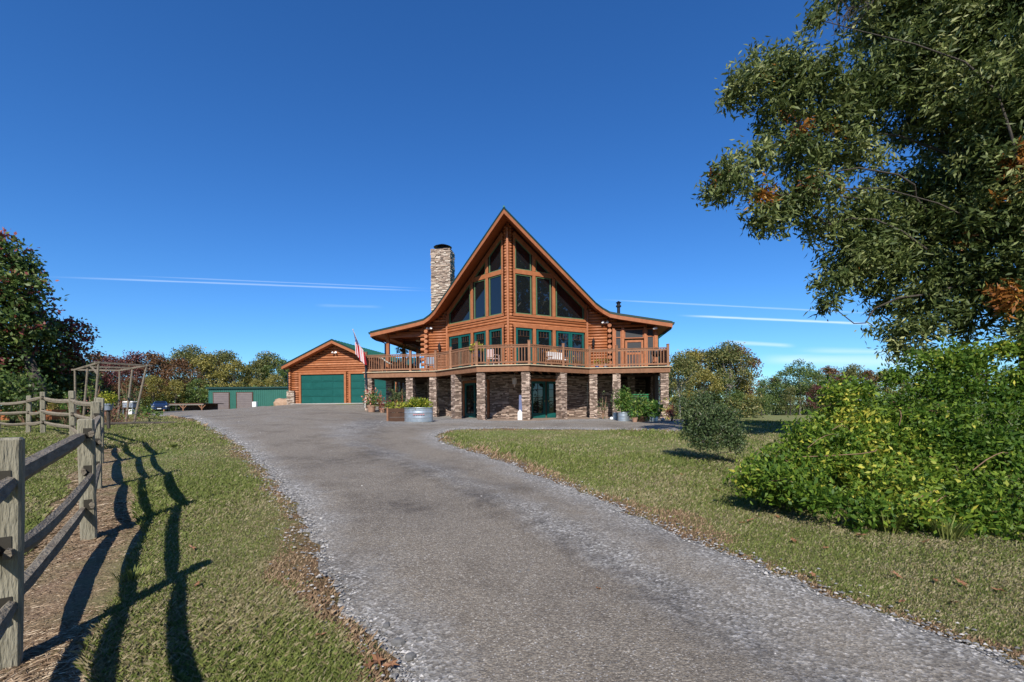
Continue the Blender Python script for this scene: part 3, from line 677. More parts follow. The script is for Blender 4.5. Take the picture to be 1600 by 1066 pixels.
# wing walls
SC = 5.55
wr = log_wall(house, (SJ, WD), (SC, WD), D-.02, 6.6, (), lambda t: topw(SJ+(SC-SJ)*t)+.05)
wl = log_wall(house, (-SC, WD), (-SJ, WD), D-.02, 6.6, (), lambda t: topw(SC-(SC-SJ)*t)+.05)
wr2 = log_wall(house, (SC, WD), (8.15, WD), 5.28, 6.1, (), lambda t: topw(SC+(8.15-SC)*t)+.02)
wl2 = log_wall(house, (-8.2, WD+.02), (-SC, WD+.02), 5.30, 6.1, (), lambda t: topw(8.2-(8.2-SC)*t)+.02)
# main body side walls and back
log_wall(house, (SC, WD), (SC, 13), D-.02, 6.0); log_wall(house, (-SC, 13), (-SC, WD), D-.02, 6.0)
log_wall(house, (SC, 13), (-SC, 13), D-.02, 10.5, (), lambda t: ROOFU(SC-2*SC*t), logs=False, back_mat=M_log)
# log ends at the corners
for sx in (SC, -SC):
    z = D+.12; k = 0
    while z < 5.62:
        mb = MB().tube([(sx, WD+.1, z), (sx, WD-.34, z)], .115, 10); mb.build('log_end', M_log, house, smooth=False)
        if sx < 0:
            MB().tube([(sx+.1, WD+.0, z+.15), (sx-.42, WD+.0, z+.15)], .11, 10).build('log_end', M_log, house)
        z += .31
# roof: two slopes each side with thickness
DB = 13.6
def roof_side(sg):
    m = MB(); th = .09; tp = []; bt = []
    for s, z in PR:
        f = FR_D(s); tp.append(((sg*s, f, z), (sg*s, DB, z))); bt.append(((sg*s, f, z-th), (sg*s, DB, z-th)))
    for i in range(len(PR)-1):
        m.add([tp[i][0], tp[i+1][0], tp[i+1][1], tp[i][1], bt[i][0], bt[i+1][0], bt[i+1][1], bt[i][1]], [(0, 1, 2, 3), (7, 6, 5, 4), (0, 4, 5, 1), (3, 2, 6, 7)]+([(1, 5, 6, 2)] if i == len(PR)-2 else []), .5)
    r = m.build('roof', M_roof, house)
    # standing seams
    q = MB(); f0 = 2.0
    d_ = -1.6
    while d_ < DB:
        for i in range(len(PR)-1):
            (a, za), (b, zb) = PR[i], PR[i+1]
            if FR_D(a) > d_:      # outside the roof in front of the rake
                continue
            bb = b; zb_ = zb
            if FR_D(b) > d_:
                tt = (d_-FR_D(a))/(FR_D(b)-FR_D(a)); bb = a+(b-a)*tt; zb_ = za+(zb-za)*tt
            q.beam((sg*a, d_, za+.015), (sg*bb, d_, zb_+.015), .03, .03)
        d_ += .45
    sm_ = q.build('roof_seam', M_roof, r); tag(sm_, kind='stuff')
    # soffit boards
    s_ = MB()
    for i in range(len(PR)-1):
        (a, za), (b, zb) = PR[i], PR[i+1]
        P = [(sg*a, FR_D(a)+.05, za-.25), (sg*b, FR_D(b)+.05, zb-.25), (sg*b, 13, zb-.25), (sg*a, 13, za-.25)]
        s_.prism(P if sg > 0 else P[::-1], (0, 0, .03))
    s_.build('soffit', M_soffit, house)
    # rake fascia in straight runs
    f = MB(); de = MB()
    for i in range(len(PR)-1):
        (a, za), (b, zb) = PR[i], PR[i+1]; pa = Vector((sg*a, FR_D(a), za)); pb = Vector((sg*b, FR_D(b), zb))
        P = [pa+Vector((0, -.02, -.095)), pb+Vector((0, -.02, -.095)), pb+Vector((0, -.02, -.32)), pa+Vector((0, -.02, -.32))]
        f.prism(P, (0, .05, 0))
        de.prism([pa+Vector((0, -.035, .02)), pb+Vector((0, -.035, .02)), pb+Vector((0, -.035, -.10)), pa+Vector((0, -.035, -.10))], (0, .03, 0))
    f.build('rake_board', M_trim, house); de.build('drip_edge', M_drip, house)
    # eave fascia and gutter
    MB().box((sg*8.97, (1.6+DB)/2, 5.42-.23), (.05, DB-1.6, .26)).build('eave_board', M_trim, house)
    MB().prism([(sg*9.0, 1.6, 5.40), (sg*9.13, 1.6, 5.40), (sg*9.11, 1.6, 5.27), (sg*9.0, 1.6, 5.27)], (0, DB-1.6, 0)).build('gutter', mat('gutter_green', (.015, .05, .045), (.02, .06, .055), rough=.4), house)
roof_side(1); roof_side(-1)
MB().tube([(0, -1.98, ZR0+.03), (0, DB, ZR0+.0)], .05, 8).build('ridge_cap', M_roof, house)
# downspouts
G_ds = mat('downspout_dark', (.01, .018, .03), (.015, .025, .04), rough=.4)
MB().tube([(-8.98, 1.75, 5.25), (-8.95, 1.8, 5.05), (-8.75, 1.9, 4.93), (-8.45, 2.1, 4.85), (-8.3, 2.22, 4.75), (-8.3, 2.22, 2.9)], .05, 8).build('downspout', G_ds, house)
MB().tube([(8.98, 1.75, 5.25), (8.95, 1.8, 5.05), (8.6, 2.1, 4.8), (8.32, 2.25, 4.6), (8.32, 2.25, D)], .05, 8).build('downspout', M_teal, house)
MB().tube([(-8.5, -.06, 3.7), (-8.5, -.06, 2.0), (-8.46, -.09, 1.8)], .055, 8).build('downspout', G_ds, house)

# left open porch: posts, beam, rear posts
for (x, y) in [(-8.15, 2.3), (-8.15, 5.0), (-8.15, 7.7), (-8.15, 10.4)]:
    MB().box((x, y, (D+5.1)/2), (.19, .19, 5.1-D)).build('porch_post', M_trim, house, bevel=.01)
MB().box((-8.15, 7.0, 5.2), (.2, 10.0, .24)).build('porch_beam', M_trim, house)
MB().beam((-8.15, 2.3, 5.2), (-SC, 2.3, 5.22), .17, .2).build('porch_beam', M_trim, house)
MB().beam((-8.1, 4.6, 5.12), (-SC, 6.4, 5.3), .12, .2).build('porch_beam', M_dark, house)
# right screened porch
sp = MB()
XS = [5.72, 6.42, 7.62, 8.2]
for x in (5.80, 6.33, 7.60, 8.20): MB().box((x, WD-.02, (D+5.28)/2), (.15 if x < 8 else .2, .15, 5.28-D)).build('porch_post', M_trim, house, bevel=.008)
def screen(x0, x1, z0, z1, bars=()):
    f = MB(); y = WD-.0; t_ = .06
    f.box(((x0+x1)/2, y, z1-t_/2), (x1-x0, .06, t_)); f.box(((x0+x1)/2, y, z0+t_/2), (x1-x0, .06, t_))
    f.box((x0+t_/2, y+.003, (z0+z1)/2), (t_, .055, z1-z0-2*t_)); f.box((x1-t_/2, y+.003, (z0+z1)/2), (t_, .055, z1-z0-2*t_))
    for zb in bars: f.box(((x0+x1)/2, y-.004, zb), (x1-x0-2*t_, .045, .05))
    o = f.build('screen_frame', M_trim, house); MB().box(((x0+x1)/2, y+.01, (z0+z1)/2), (x1-x0-.1, .008, z1-z0-.1)).build('screen', M_screen, o); return o
screen(5.88, 6.255, D+.02, 5.2, (4.7,)); screen(7.68, 8.1, D+.02, 5.2, (4.72,))
screen(6.41, 7.52, 4.62, 5.18)
dr = MB(); x0, x1 = 6.45, 7.48; y = WD-.06
for xx in (x0+.06, x1-.06): dr.box((xx, y, D+.87), (.12, .05, 1.7))
for zz_, h_ in ((D+.09, .14), (D+.95, .12), (D+1.67, .12)): dr.box(((x0+x1)/2, y+.003, zz_), (x1-x0-.24, .044, h_))
do = dr.build('screen_door', M_trim, house); MB().box(((x0+x1)/2, y+.01, D+.87), (x1-x0-.2, .008, 1.6)).build('screen', M_screen, do)
for k in range(4): MB().box((x0+.25+k*.18, y-.01, D+.52), (.05, .03, .74)).build('door_slat', M_trim, do)
MB().tube([(x1-.07, y-.07, D+.95), (x1-.07, y-.07, D+1.1)], .015, 6).build('handle', M_black, do)
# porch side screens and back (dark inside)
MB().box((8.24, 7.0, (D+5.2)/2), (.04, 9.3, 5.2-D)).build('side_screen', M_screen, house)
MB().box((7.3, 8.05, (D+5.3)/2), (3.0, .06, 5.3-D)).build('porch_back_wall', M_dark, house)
MB().box((8.2, WD+2.4, (D+5.2)/2), (.18, .18, 5.2-D)).build('porch_post', M_trim, house)

# deck
SCn, SPn, PD = 4.31, 1.32, 2.83
EL, ER = -8.64, 8.53
deckp = [(EL, 0), (-SCn, 0), (-SPn, -PD), (SPn, -PD), (SCn, 0), (ER, 0), (ER, 11), (EL, 11)]
MB().prism([(x, y, D-.045) for x, y in deckp], (0, 0, .04)).build('deck_floor', M_deck, house)
edges = list(zip(deckp[:5], deckp[1:6]))+[((ER, 0), (ER, 11)), ((EL, 11), (EL, 0))]
for (a, b) in edges:
    dx, dy = b[0]-a[0], b[1]-a[1]; L = math.hypot(dx, dy); o = Vector((dy, -dx, 0))/L
    A_3, B_3 = Vector((*a, 0)), Vector((*b, 0)); e = (B_3-A_3)/L
    MB().beam(A_3-e*.03+o*.03+Vector((0, 0, D-.018)), B_3+e*.03+o*.03+Vector((0, 0, D-.018)), .10, .04).build('deck_edge_board', M_deckedge, house)
    MB().beam(A_3-e*.012-o*.025+Vector((0, 0, D-.19)), B_3+e*.012-o*.025+Vector((0, 0, D-.19)), .05, .285).build('fascia_board', M_deck, house)
# joists below
x = -8.4
while x < 8.4:
    f_ = 0 if abs(x) > SCn else (-PD if abs(x) < SPn else -PD+(abs(x)-SPn)*PD/(SCn-SPn))
    MB().box((x, (f_+.1+5)/2, D-.17), (.045, 5-f_-.1, .22)).build('joist', M_dark if abs(x) > 20 else M_deck, house)
    x += .42
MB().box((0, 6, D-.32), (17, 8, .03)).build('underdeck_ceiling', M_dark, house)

# railing: bays between posts
BAL = MB().box((0, 0, 0), (.038, .038, 1)).build('baluster', M_deck); BALm = BAL.data; bpy.data.objects.remove(BAL)
RH = .98
def rail_post(x, y, h=1.16):
    o = MB().box((x, y, D+h/2), (.13, .13, h)).box((x, y, D+h+.015), (.17, .17, .03), taper=.8).build('rail_post', M_deck, house, bevel=.006); return o
def bay(a, b, trimends=.07):
    A_3, B_3 = Vector((*a, 0)), Vector((*b, 0)); L = (B_3-A_3).length; e = (B_3-A_3)/L; A2, B2 = A_3+e*trimends, B_3-e*trimends
    ang = math.atan2(e.y, e.x)
    r = MB().beam(A2+Vector((0, 0, D+RH)), B2+Vector((0, 0, D+RH)), .09, .045).build('railing', M_deck, house)
    MB().beam(A2+Vector((0, 0, D+RH-.09)), B2+Vector((0, 0, D+RH-.09)), .04, .08).build('upper_rail', M_deck, r)
    MB().beam(A2+Vector((0, 0, D+.13)), B2+Vector((0, 0, D+.13)), .04, .08).build('lower_rail', M_deck, r)
    Li = (B2-A2).length; n = max(2, round(Li/.145))
    for k in range(1, n):
        p = A2+e*Li*k/n+Vector((0, 0, D+(RH+.08)/2)); inst('baluster', BALm, p, ang, (1, 1, RH-.14), r)
dd = .09
lx = lambda t: (-(SPn+(SCn-SPn)*t)+.02, -PD+PD*t+dd)
rx = lambda t: (SPn+(SCn-SPn)*t-.02, -PD+PD*t+dd)
PL = [(EL+.08, dd), (-5.85, dd), (-SCn-.03, dd), (lx(.62)), (-SPn, -PD+dd), (SPn, -PD+dd), rx(.55), (SCn+.03, dd), (5.78, dd), (ER-.08, dd)]
for p in PL: rail_post(*p)
for a, b in zip(PL[:-1], PL[1:]): bay(a, b)
for x in (EL+.08, ER-.08):
    for (y0, y1) in ((dd, 2.3), (2.3, 5.0), (5.0, 7.7)): bay((x, y0), (x, y1)); rail_post(x, y1)

# stone columns and walls
def ledge(mb, c, ux, out, L, z0, z1, hmin=.035, hmax=.075, lmin=.10, lmax=.34, dep=.07, top=None):
    z = z0
    while z < z1-.02:
        h = min(random.uniform(hmin, hmax), z1-z); x = 0
        while x < L-.01:
            l = min(random.uniform(lmin, lmax), L-x)
            if L-x-l < .06: l = L-x
            o_ = random.uniform(.015, dep)
            p = c+ux*(x+l/2)+out*(o_/2-.02)+Vector((0, 0, z+h/2))
            if top is None or z+h < top(x+l/2):
                mb.box(p, (l-.012, o_+.04, h-.012), rz=math.atan2(ux.y, ux.x))
            x += l
        z += h
colv = []
for k in range(3):
    mb = MB(); wd = .34; hh = 3.2
    for (ux, out) in [((1, 0), (0, -1)), ((0, 1), (1, 0)), ((-1, 0), (0, 1)), ((0, -1), (-1, 0))]:
        u_ = Vector((*ux, 0)); o_ = Vector((*out, 0)); ledge(mb, o_*wd/2-u_*(wd/2+.03), u_, o_, wd+.06, -hh, 0, lmin=.1, lmax=.3, dep=.06)
    o = mb.build('ledge_stone', M_stone); colv.append(o.data); bpy.data.objects.remove(o)
    core = MB().box((0, 0, -hh/2), (wd, wd, hh)).build('stone_column', M_mortar)
    corem = core.data; bpy.data.objects.remove(core)
nc = 0
def column(x, y, rz=0, top=2.47):
    global nc
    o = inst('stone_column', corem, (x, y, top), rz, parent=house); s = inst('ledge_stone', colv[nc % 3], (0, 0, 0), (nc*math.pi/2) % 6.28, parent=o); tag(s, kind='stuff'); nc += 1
for (x, y, rz) in [(-8.42, .26, 0), (-5.92, .26, 0), (-4.52, .26, 0), (-2.83, -1.12, R(45)), (-1.13, -2.55, 0), (1.13, -2.55, 0), (2.83, -1.12, R(45)), (4.52, .26, 0), (5.76, .26, 0), (8.26, .26, 0),
                   (-8.42, 3.2, 0), (-8.42, 6.2, 0), (8.26, 3.2, 0), (6.9, 3.4, 0), (-6.6, 5.5, 0), (8.26, 6.2, 0)]: column(x, y, rz)
def stone_wall(A, B, z0, z1, name='basement_wall', ops=()):
    A = Vector((*A, 0)); B = Vector((*B, 0)); L = (B-A).length; ux = (B-A)/L; out = Vector((ux.y, -ux.x, 0)); ang = math.atan2(ux.y, ux.x)
    segs = [(0, L)]
    for (a, b) in ops:
        ns = []
        for p, q in segs:
            if b*L <= p or a*L >= q: ns.append((p, q)); continue
            ns += [(p, a*L), (b*L, q)]
        segs = ns
    w_ = MB().box((A+B)/2-out*.1+Vector((0, 0, (z0+z1)/2)), (L, .16, z1-z0), rz=ang).build(name, M_mortar, house)
    mb = MB()
    for p, q in segs:
        if q-p > .1: ledge(mb, A+ux*p, ux, out, q-p, z0, z1, lmax=.5)
    for (a, b) in ops: ledge(mb, A+ux*a*L, ux, out, (b-a)*L, 2.15, z1)
    tag(mb.build('ledge_stone', M_stone, w_), kind='stuff')
    return None, A, ux, out, L
BW = D-.33
bl = stone_wall((-SJ, WD), (0, WD-PW), -.1, BW, ops=[(.28, .72)])
br = stone_wall((0, WD-PW), (SJ, WD), -.1, BW, ops=[(.22, .66)])
stone_wall((SJ, WD), (SC+.3, WD), -.1, BW); stone_wall((-SC, WD), (-SJ, WD), -.1, BW)
stone_wall((SC+.3, WD), (SC+.3, 6), -.1, BW); stone_wall((-SC, 8), (-SC, WD), -.1, BW)
stone_wall((SC+.3, 6), (8.5, 6), -.1, BW); stone_wall((-8.4, 8), (-SC, 8), -.1, BW)
stone_wall((8.3, 2.2), (8.3, 6), -.1, BW)
# basement french doors with teal frames
def french(w5, t0, t1, z1=2.12, n=2):
    _, A, ux, out, L = w5; fr = MB(); ang = math.atan2(ux.y, ux.x); z0 = .02
    for t in (t0, t1): fr.box(on(A, ux, out, L, t, (z0+z1)/2, .03), (.14, .12, z1-z0), rz=ang)
    fr.box(on(A, ux, out, L, (t0+t1)/2, z1+.06, .033), ((t1-t0)*L+.14, .12, .14), rz=ang); fr.build('door_trim', M_trim, house)
    st = (t1-t0)/n
    for k in range(n):
        a, b = t0+st*k+.015, t0+st*(k+1)-.008
        q = [(a, z0), (b, z0), (b, z1-.01), (a, z1-.01)]
        lit = [(a+.02, zz_, b-.02, zz_) for zz_ in (.75, 1.2, 1.65)]+[((a+b)/2, .35, (a+b)/2, z1-.1)]
        d_ = pane(w5, q, 'french_door', .13, M_teal, lites=lit)
        MB().box(on(A, ux, out, L, (a+b)/2, z0+.2, .045), ((b-a)*L-.24, .03, .22), rz=ang).build('kick_panel', M_teal, d_)
        MB().box(on(A, ux, out, L, b-.012 if k == 0 else a+.012, 1.0, .07), (.03, .05, .12), rz=ang).build('handle', mat('brass', (.4, .28, .1), (.5, .36, .14), rough=.3, metal=.8), d_)
french(bl, .30, .70); french(br, .24, .64)

# chimney
CX, CY, CZ = -5.18, 4.5, 11.15
ch = MB().box((CX, CY, (CZ+4.5)/2), (1.22, 1.02, CZ-4.5)).build('chimney', M_mortar, house); mb = MB()
for (ux, out, a, b) in [((1, 0), (0, -1), 1.22, 1.02), ((0, 1), (1, 0), 1.02, 1.22), ((-1, 0), (0, 1), 1.22, 1.02), ((0, -1), (-1, 0), 1.02, 1.22)]:
    u_ = Vector((*ux, 0)); o_ = Vector((*out, 0)); ledge(mb, Vector((CX, CY, 0))+o_*b/2-u_*(a/2+.04), u_, o_, a+.08, 5.0, CZ, hmin=.045, hmax=.085, lmin=.12, lmax=.38, dep=.09)
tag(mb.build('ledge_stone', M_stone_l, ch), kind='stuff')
MB().box((CX, CY, CZ+.1), (.7, .6, .2)).lathe((CX, CY, CZ+.2), [(.30, 0), (.30, .06), (.62, .06), (.25, .22), (.1, .26)], 12).build('chimney_cap', M_black, ch)
MB().lathe((6.35, 5.0, 5.8), [(.1, 0), (.1, 1.25), (.17, 1.27), (.17, 1.36), (.11, 1.38), (.11, 1.5), (.19, 1.54), (.02, 1.66)], 12).build('vent_pipe', M_black, house)

# wall lanterns, flood lights, porch lights
def lantern(x, y, z, nm='wall_lantern'):
    m = MB().box((x, y-.02, z), (.1, .05, .3)).lathe((x, y-.16, z-.18), [(.03, 0), (.075, .08), (.085, .3), (.11, .32), (.03, .46), (.01, .56)], 8).tube([(x, y-.02, z+.12), (x, y-.16, z+.28)], .015, 6)
    m.lathe((x, y-.16, z-.42), [(.01, 0), (.05, .08), (.02, .22)], 8).build(nm, M_black, house)
lantern(-4.72, WD-.1, D+1.55); lantern(4.62, WD-.1, D+1.55)
def flood(x, y, z, par):
    o = MB().box((x, y, z+.02), (.14, .05, .1)).build('flood_light', M_white, par)
    for k in (-1, 1):
        M = Matrix.Rotation(R(28*k), 3, 'Z')@Matrix.Rotation(R(-20), 3, 'X')
        q = [Vector((x+.07*k, y-.06, z-.02))+M@Vector((0, -.16*t, 0)) for t in (0, 1)]
        MB().tube(q, [.045, .075], 10).build('lamp_head', M_white, o)
flood(-5.35, WD-.13, 5.55, house); flood(5.3, WD-.13, 5.55, house)
MB().box((8.1, 1.9, 5.1), (.24, .16, .07)).box((8.1, 1.9, 5.155), (.1, .1, .05)).build('soffit_lamp', M_white, house)
MB().lathe((-6.9, 4.4, 5.12), [(.02, 0), (.14, .03), (.17, .1), (.05, .14), (.04, .25)], 14).build('ceiling_lamp', mat('frosted_lamp', (.5, .42, .32), (.6, .5, .4), rough=.4), house)
hl = MB().lathe((.42, -1.6, 1.72), [(.02, 0), (.05, .1), (.03, .14), (.11, .17), (.13, .42), (.15, .45), (.03, .55)], 10).tube([(.42, -1.6, 2.2), (.42, -1.6, 2.45)], .008, 6).build('hanging_lantern', mat('pale_lamp', (.6, .5, .42), (.7, .6, .5), rough=.5))
hl.location = H(0, 0); hl.rotation_euler = (0, 0, -PSI); tag(hl, 'pale hanging lantern under the deck between the two middle stone columns', 'lantern')

# ------------------------------------------------------------ things on and around the deck
def hroot(name, s, d, z, rz=0, label=None, cat=None, group=None):
    return empty(name, H(s, d, z), rz-PSI, label, cat, group)
def blob_leaves(name, n, centre, rad, ln, wd, m, parent, droop=.1, seed=1, shell=.55, rn=(0, 1), kind='stuff'):
    rg = np.random.default_rng(seed); p = unit(rg.normal(size=(n, 3)))*(shell+(1-shell)*rg.random((n, 1)))*np.array(rad)+np.array(centre)
    Dv = (p-np.array(centre))/np.array(rad)+rg.normal(size=(n, 3))*.7; Dv[:, 2] -= droop
    q = leaves(p, Dv, ln*rg.uniform(.6, 1.3, n), wd*rg.uniform(.7, 1.3, n), rg)
    o = poly_mesh(name, q.reshape(-1, 3), 4, rg.uniform(rn[0], rn[1], n), m, parent)
    if kind: o['kind'] = kind
    return o
# blue flower pot on a stand by the rail
t = hroot('flower_pot', -1.42, -2.35, D, 0, 'blue pot of trailing yellow green flowers on a dark stand at the prow railing', 'flower pot')
MB().lathe((0, 0, .42), [(.1, 0), (.17, .08), (.2, .28), (.22, .3), (.2, .34)], 16).build('pot', M_bluepot, t, smooth=True)
MB().box((0, 0, .40), (.34, .34, .04)).box((.13, .13, .19), (.04, .04, .38)).box((-.13, .13, .19), (.04, .04, .38)).box((.13, -.13, .19), (.04, .04, .38)).box((-.13, -.13, .19), (.04, .04, .38)).build('stand', M_black, t)
blob_leaves('foliage', 420, (0, 0, .92), (.38, .34, .3), .1, .05, L_yell, t, seed=4); blob_leaves('blossom', 40, (0, 0, 1.05), (.34, .3, .28), .06, .05, L_pinkfl, t, seed=5)
# bench with white cushion
t = hroot('wooden_bench', 2.55, .35, D, R(48), 'wooden garden bench with peaked back and white cushion behind the right prow railing', 'bench')
b_ = MB().box((0, 0, .42), (1.35, .5, .05)).build('seat', M_deck, t)
pk = MB().prism([(-.25, .26, .9), (.25, .26, .9), (.25, .26, 1.02), (0, .26, 1.28), (-.25, .26, 1.02)], (0, -.04, 0)); pk.box((0, .24, .92), (1.35, .04, .08)); pk.box((0, .24, .55), (1.35, .04, .06)); pk.build('backrest', mat('honey_wood', (.42, .2, .06), (.55, .28, .1), rough=.6), t)
for k in range(9): MB().box((-.56+k*.14, .24, .735), (.06, .025, .3)).build('back_slat', M_deck, t)
for sx in (-.62, .62):
    for sy in (-.2, .24): MB().box((sx, sy, .2), (.06, .06, .4)).build('leg', M_deck, t)
    MB().box((sx, -.02, .64), (.07, .5, .04)).box((sx, -.22, .53), (.05, .05, .19)).build('armrest', M_deck, t)
MB().box((0, -.02, .5), (1.2, .46, .1)).box((0, .16, .74), (1.2, .1, .38)).build('cushion', M_white, t, bevel=.03)
def small_pot(s, d, z, r, h, pm, lm, label, seed, n=160, fr=.2, blossom=None, group=None, H_=None):
    t = hroot('flower_pot', s, d, z, 0, label, 'flower pot', group)
    MB().lathe((0, 0, 0), [(r*.7, 0), (r, h*.85), (r*1.1, h*.86), (r*1.1, h), (r*.9, h*.98)], 14).build('pot', pm, t, smooth=False)
    blob_leaves('foliage', n, (0, 0, h+fr*.6), (fr, fr, fr), .08 if fr < .4 else .12, .04, lm, t, seed=seed)
    if blossom: blob_leaves('blossom', n//5, (0, 0, h+fr*.8), (fr, fr, fr), .06, .05, blossom, t, seed=seed+50)
    return t
small_pot(4.75, .5, D, .13, .2, M_bluepot, L_yell, 'small blue pot with yellow flowers on the deck left of the corner log ends', 11)
small_pot(5.2, .5, D, .13, .22, M_greyblue, L_green, 'small grey pot with red flowers on the deck next to the corner log ends', 12, blossom=L_pinkfl)
small_pot(3.55, .2, D, .14, .25, M_terra, L_yell, 'terracotta pot with sparse yellow flowers behind the right diagonal railing', 13, n=60, fr=.35)
# grill on the right porch
t = hroot('kettle_grill', 8.05, 1.35, D, 0, 'black kettle grill on the deck at the right end of the porch', 'grill')
MB().lathe((0, 0, .62), [(.05, 0), (.2, .05), (.28, .2), (.28, .22)], 16).build('bowl', M_black, t, smooth=True)
MB().lathe((0, 0, .85), [(.28, 0), (.25, .12), (.12, .24), (.02, .27)], 16).build('lid', M_black, t, smooth=True)
MB().tube([(0, 0, 1.1), (0, 0, 1.18)], .03, 8).build('handle', M_black, t)
for k in range(3): a_ = 2.1*k+.5; MB().tube([(.12*math.cos(a_), .12*math.sin(a_), .68), (.26*math.cos(a_), .26*math.sin(a_), 0)], .014, 6).build('leg', M_black, t)
# hanging fern and hammock on left porch
t = hroot('hanging_fern', -7.7, 3.6, 4.35, 0, 'dark hanging fern basket below the left porch roof', 'hanging plant')
MB().lathe((0, 0, 0), [(.06, 0), (.16, .06), (.2, .18), (.18, .2)], 12).build('basket', M_dark, t)
MB().tube([(0, 0, .2), (0, 0, .72)], .006, 5).build('hanger', M_black, t); blob_leaves('foliage', 320, (0, 0, .2), (.42, .42, .28), .22, .035, L_dark, t, droop=.5, seed=21)
t = hroot('hammock', -7.35, 1.5, D, 0, 'pale striped hammock slung low behind the left deck railing', 'hammock')
mb = MB(); nu, nv_ = 14, 4; vs = [((u/nu-.5)*1.9, (v/nv_-.5)*.7*math.sin(math.pi*(.08+.84*u/nu)), .95-.5*math.sin(math.pi*u/nu)+.10*abs(v/nv_-.5)*2) for u in range(nu+1) for v in range(nv_+1)]
mb.add(vs, [(u*(nv_+1)+v, u*(nv_+1)+v+1, (u+1)*(nv_+1)+v+1, (u+1)*(nv_+1)+v) for u in range(nu) for v in range(nv_)], .4).build('sling', mat('pale_canvas', (.35, .38, .33), (.5, .52, .46), scale=12, rough=.8), t)
MB().tube([(-.95, 0, .95), (-1.05, .0, 1.0)], .012, 5).tube([(.95, 0, .95), (1.55, .6, 1.25)], .012, 5).build('rope', M_deckedge, t)
# patio chairs on the deck seen through the balusters
def chair(s, d, z, rz, m, label, group=None):
    t = hroot('patio_chair', s, d, z, rz, label, 'chair', group)
    MB().box((0, 0, .43), (.5, .48, .04)).build('seat', m, t); MB().box((0, .24, .7), (.5, .03, .42)).build('backrest', m, t)
    for sx in (-.23, .23):
        for sy in (-.2, .22): MB().box((sx, sy, .21), (.035, .035, .42)).build('leg', m, t)
        MB().box((sx, .0, .62), (.04, .46, .03)).box((sx, -.2, .52), (.03, .03, .18)).build('armrest', m, t)
chair(-5.0, 1.3, D, R(180), M_greyblue, 'grey blue patio chair on the deck in front of the stacked log corner')
chair(-.7, -1.6, D, R(150), mat('faded_red_stripe', (.5, .3, .28), (.7, .6, .58), scale=20, rough=.7), 'faded pink and white chair behind the blue flower pot on the prow deck')
# flag on a slanting pole
fp0 = H(-8.55, -.05, D+.72); fp1 = at(551.5, 515.5, fp0.y-.35)
t = empty('flag', fp0, 0, 'striped red and white flag with starred blue canton on the slanted deck corner pole', 'flag')
MB().tube([(0, 0, 0), fp1-fp0], .016, 8).lathe(fp1-fp0, [(.03, -.02), (.035, .02), (.01, .05)], 8).build('pole', M_deckedge, t)
fd = (fp0-fp1).normalized(); mb = MB(); NU, NVv = 39, 26; hoist = 1.0; fly = 1.3
def fpt(v, u):      # v 0..1 along hoist from tip, u 0..1 along fly (hangs down)
    base = (fp1-fp0)+fd*(.03+hoist*v)
    dn = Vector((0.10, -.05, -1)).normalized(); drop = u*fly
    sq = 1-.05*u; a_ = v*hoist; off = fd*(.46-a_)*(1-sq)+Vector((.26*v, 0, .12*v))*min(1, u*2.5)
    fold = .06*math.sin(v*17+u*2.2)*min(1, u*3.5)+.05*math.sin(v*31+1+u)*min(1, u*2)
    sag = Vector((0, 0, 1))*(.10*math.sin(math.pi*v)*-1)*u
    return base+dn*drop*(.98-.05*v)+off+Vector((.25, 1, 0)).normalized()*fold+sag
vs = [fpt(v/NU, u/NVv) for v in range(NU+1) for u in range(NVv+1)]
mb.v = [tuple(v) for v in vs]
for v in range(NU):
    for u in range(NVv):
        st = int(v/NU*13); m_ = 2 if (st < 7 and u/NVv < .4) else (0 if st % 2 == 0 else 1)
        mb.f.append((v*(NVv+1)+u, v*(NVv+1)+u+1, (v+1)*(NVv+1)+u+1, (v+1)*(NVv+1)+u)); mb.r.append(.5); mb.m.append(m_)
cl = mb.build('cloth', [mat('flag_red', (.5, .03, .04), (.55, .04, .05), rough=.8), mat('flag_white', (.72, .70, .70), (.78, .76, .76), rough=.8), mat('flag_blue', (.02, .03, .13), (.025, .04, .16), rough=.8)], t, smooth=True)
ms = MB()
for r_ in range(9):
    for c_ in range(6 if r_ % 2 == 0 else 5):
        v = (r_+1)/10*7/13; u = ((c_*2+1+(r_ % 2))/12)*.4; p = fpt(v, u); e1 = (fpt(v, u+.02)-p).normalized(); e2 = (fpt(v+.02, u)-p).normalized(); nn = e1.cross(e2); nn = nn if nn.y < 0 else -nn
        P = [p+nn*.006]+[p+nn*.006+(e1*math.cos(6.283*k/10)+e2*math.sin(6.283*k/10))*(.026 if k % 2 == 0 else .011) for k in range(10)]
        ms.add(P, [(0, k+1, (k+1) % 10+1) for k in range(10)], .5)
tag(ms.build('star', MATS['flag_white'], cl), kind='stuff')

# stock tank, planter, pots at the left columns
def gpt(px, py): x, y = onground(px, py); return Vector((x, y, g1(x, y)))
def tank(px0, px1, py, h, label, nm='stock_tank', ys=.62, plant=None):
    c = (px0+px1)/2; p = gpt(c, py); r = (px1-px0)/2*p.y/FPX; p.y += r*ys; p.z = g1(p.x, p.y)+.01
    t = empty(nm, p, 0, label, 'planter'); pr = []
    for k in range(25):
        z = h*k/24; q = r*(1+(.028 if abs((z/h)-.33) < .035 or abs((z/h)-.7) < .035 else 0)); pr.append((q, z))
    pr += [(r*1.035, h), (r*1.035, h+.03), (r*.97, h+.03), (r*.95, h-.06)]
    MB().lathe((0, 0, 0), pr, 36, sy=ys).build('tub', M_galv, t, smooth=True)
    MB().lathe((0, 0, h-.10), [(r*.94, 0), (r*.94, .02)], 24, sy=ys).build('soil', M_dark, t)
    return t, r, p
t, r_, p_ = tank(629, 674, 661, .60, 'large round galvanised stock tank planter full of yellow flowers before the stone columns')
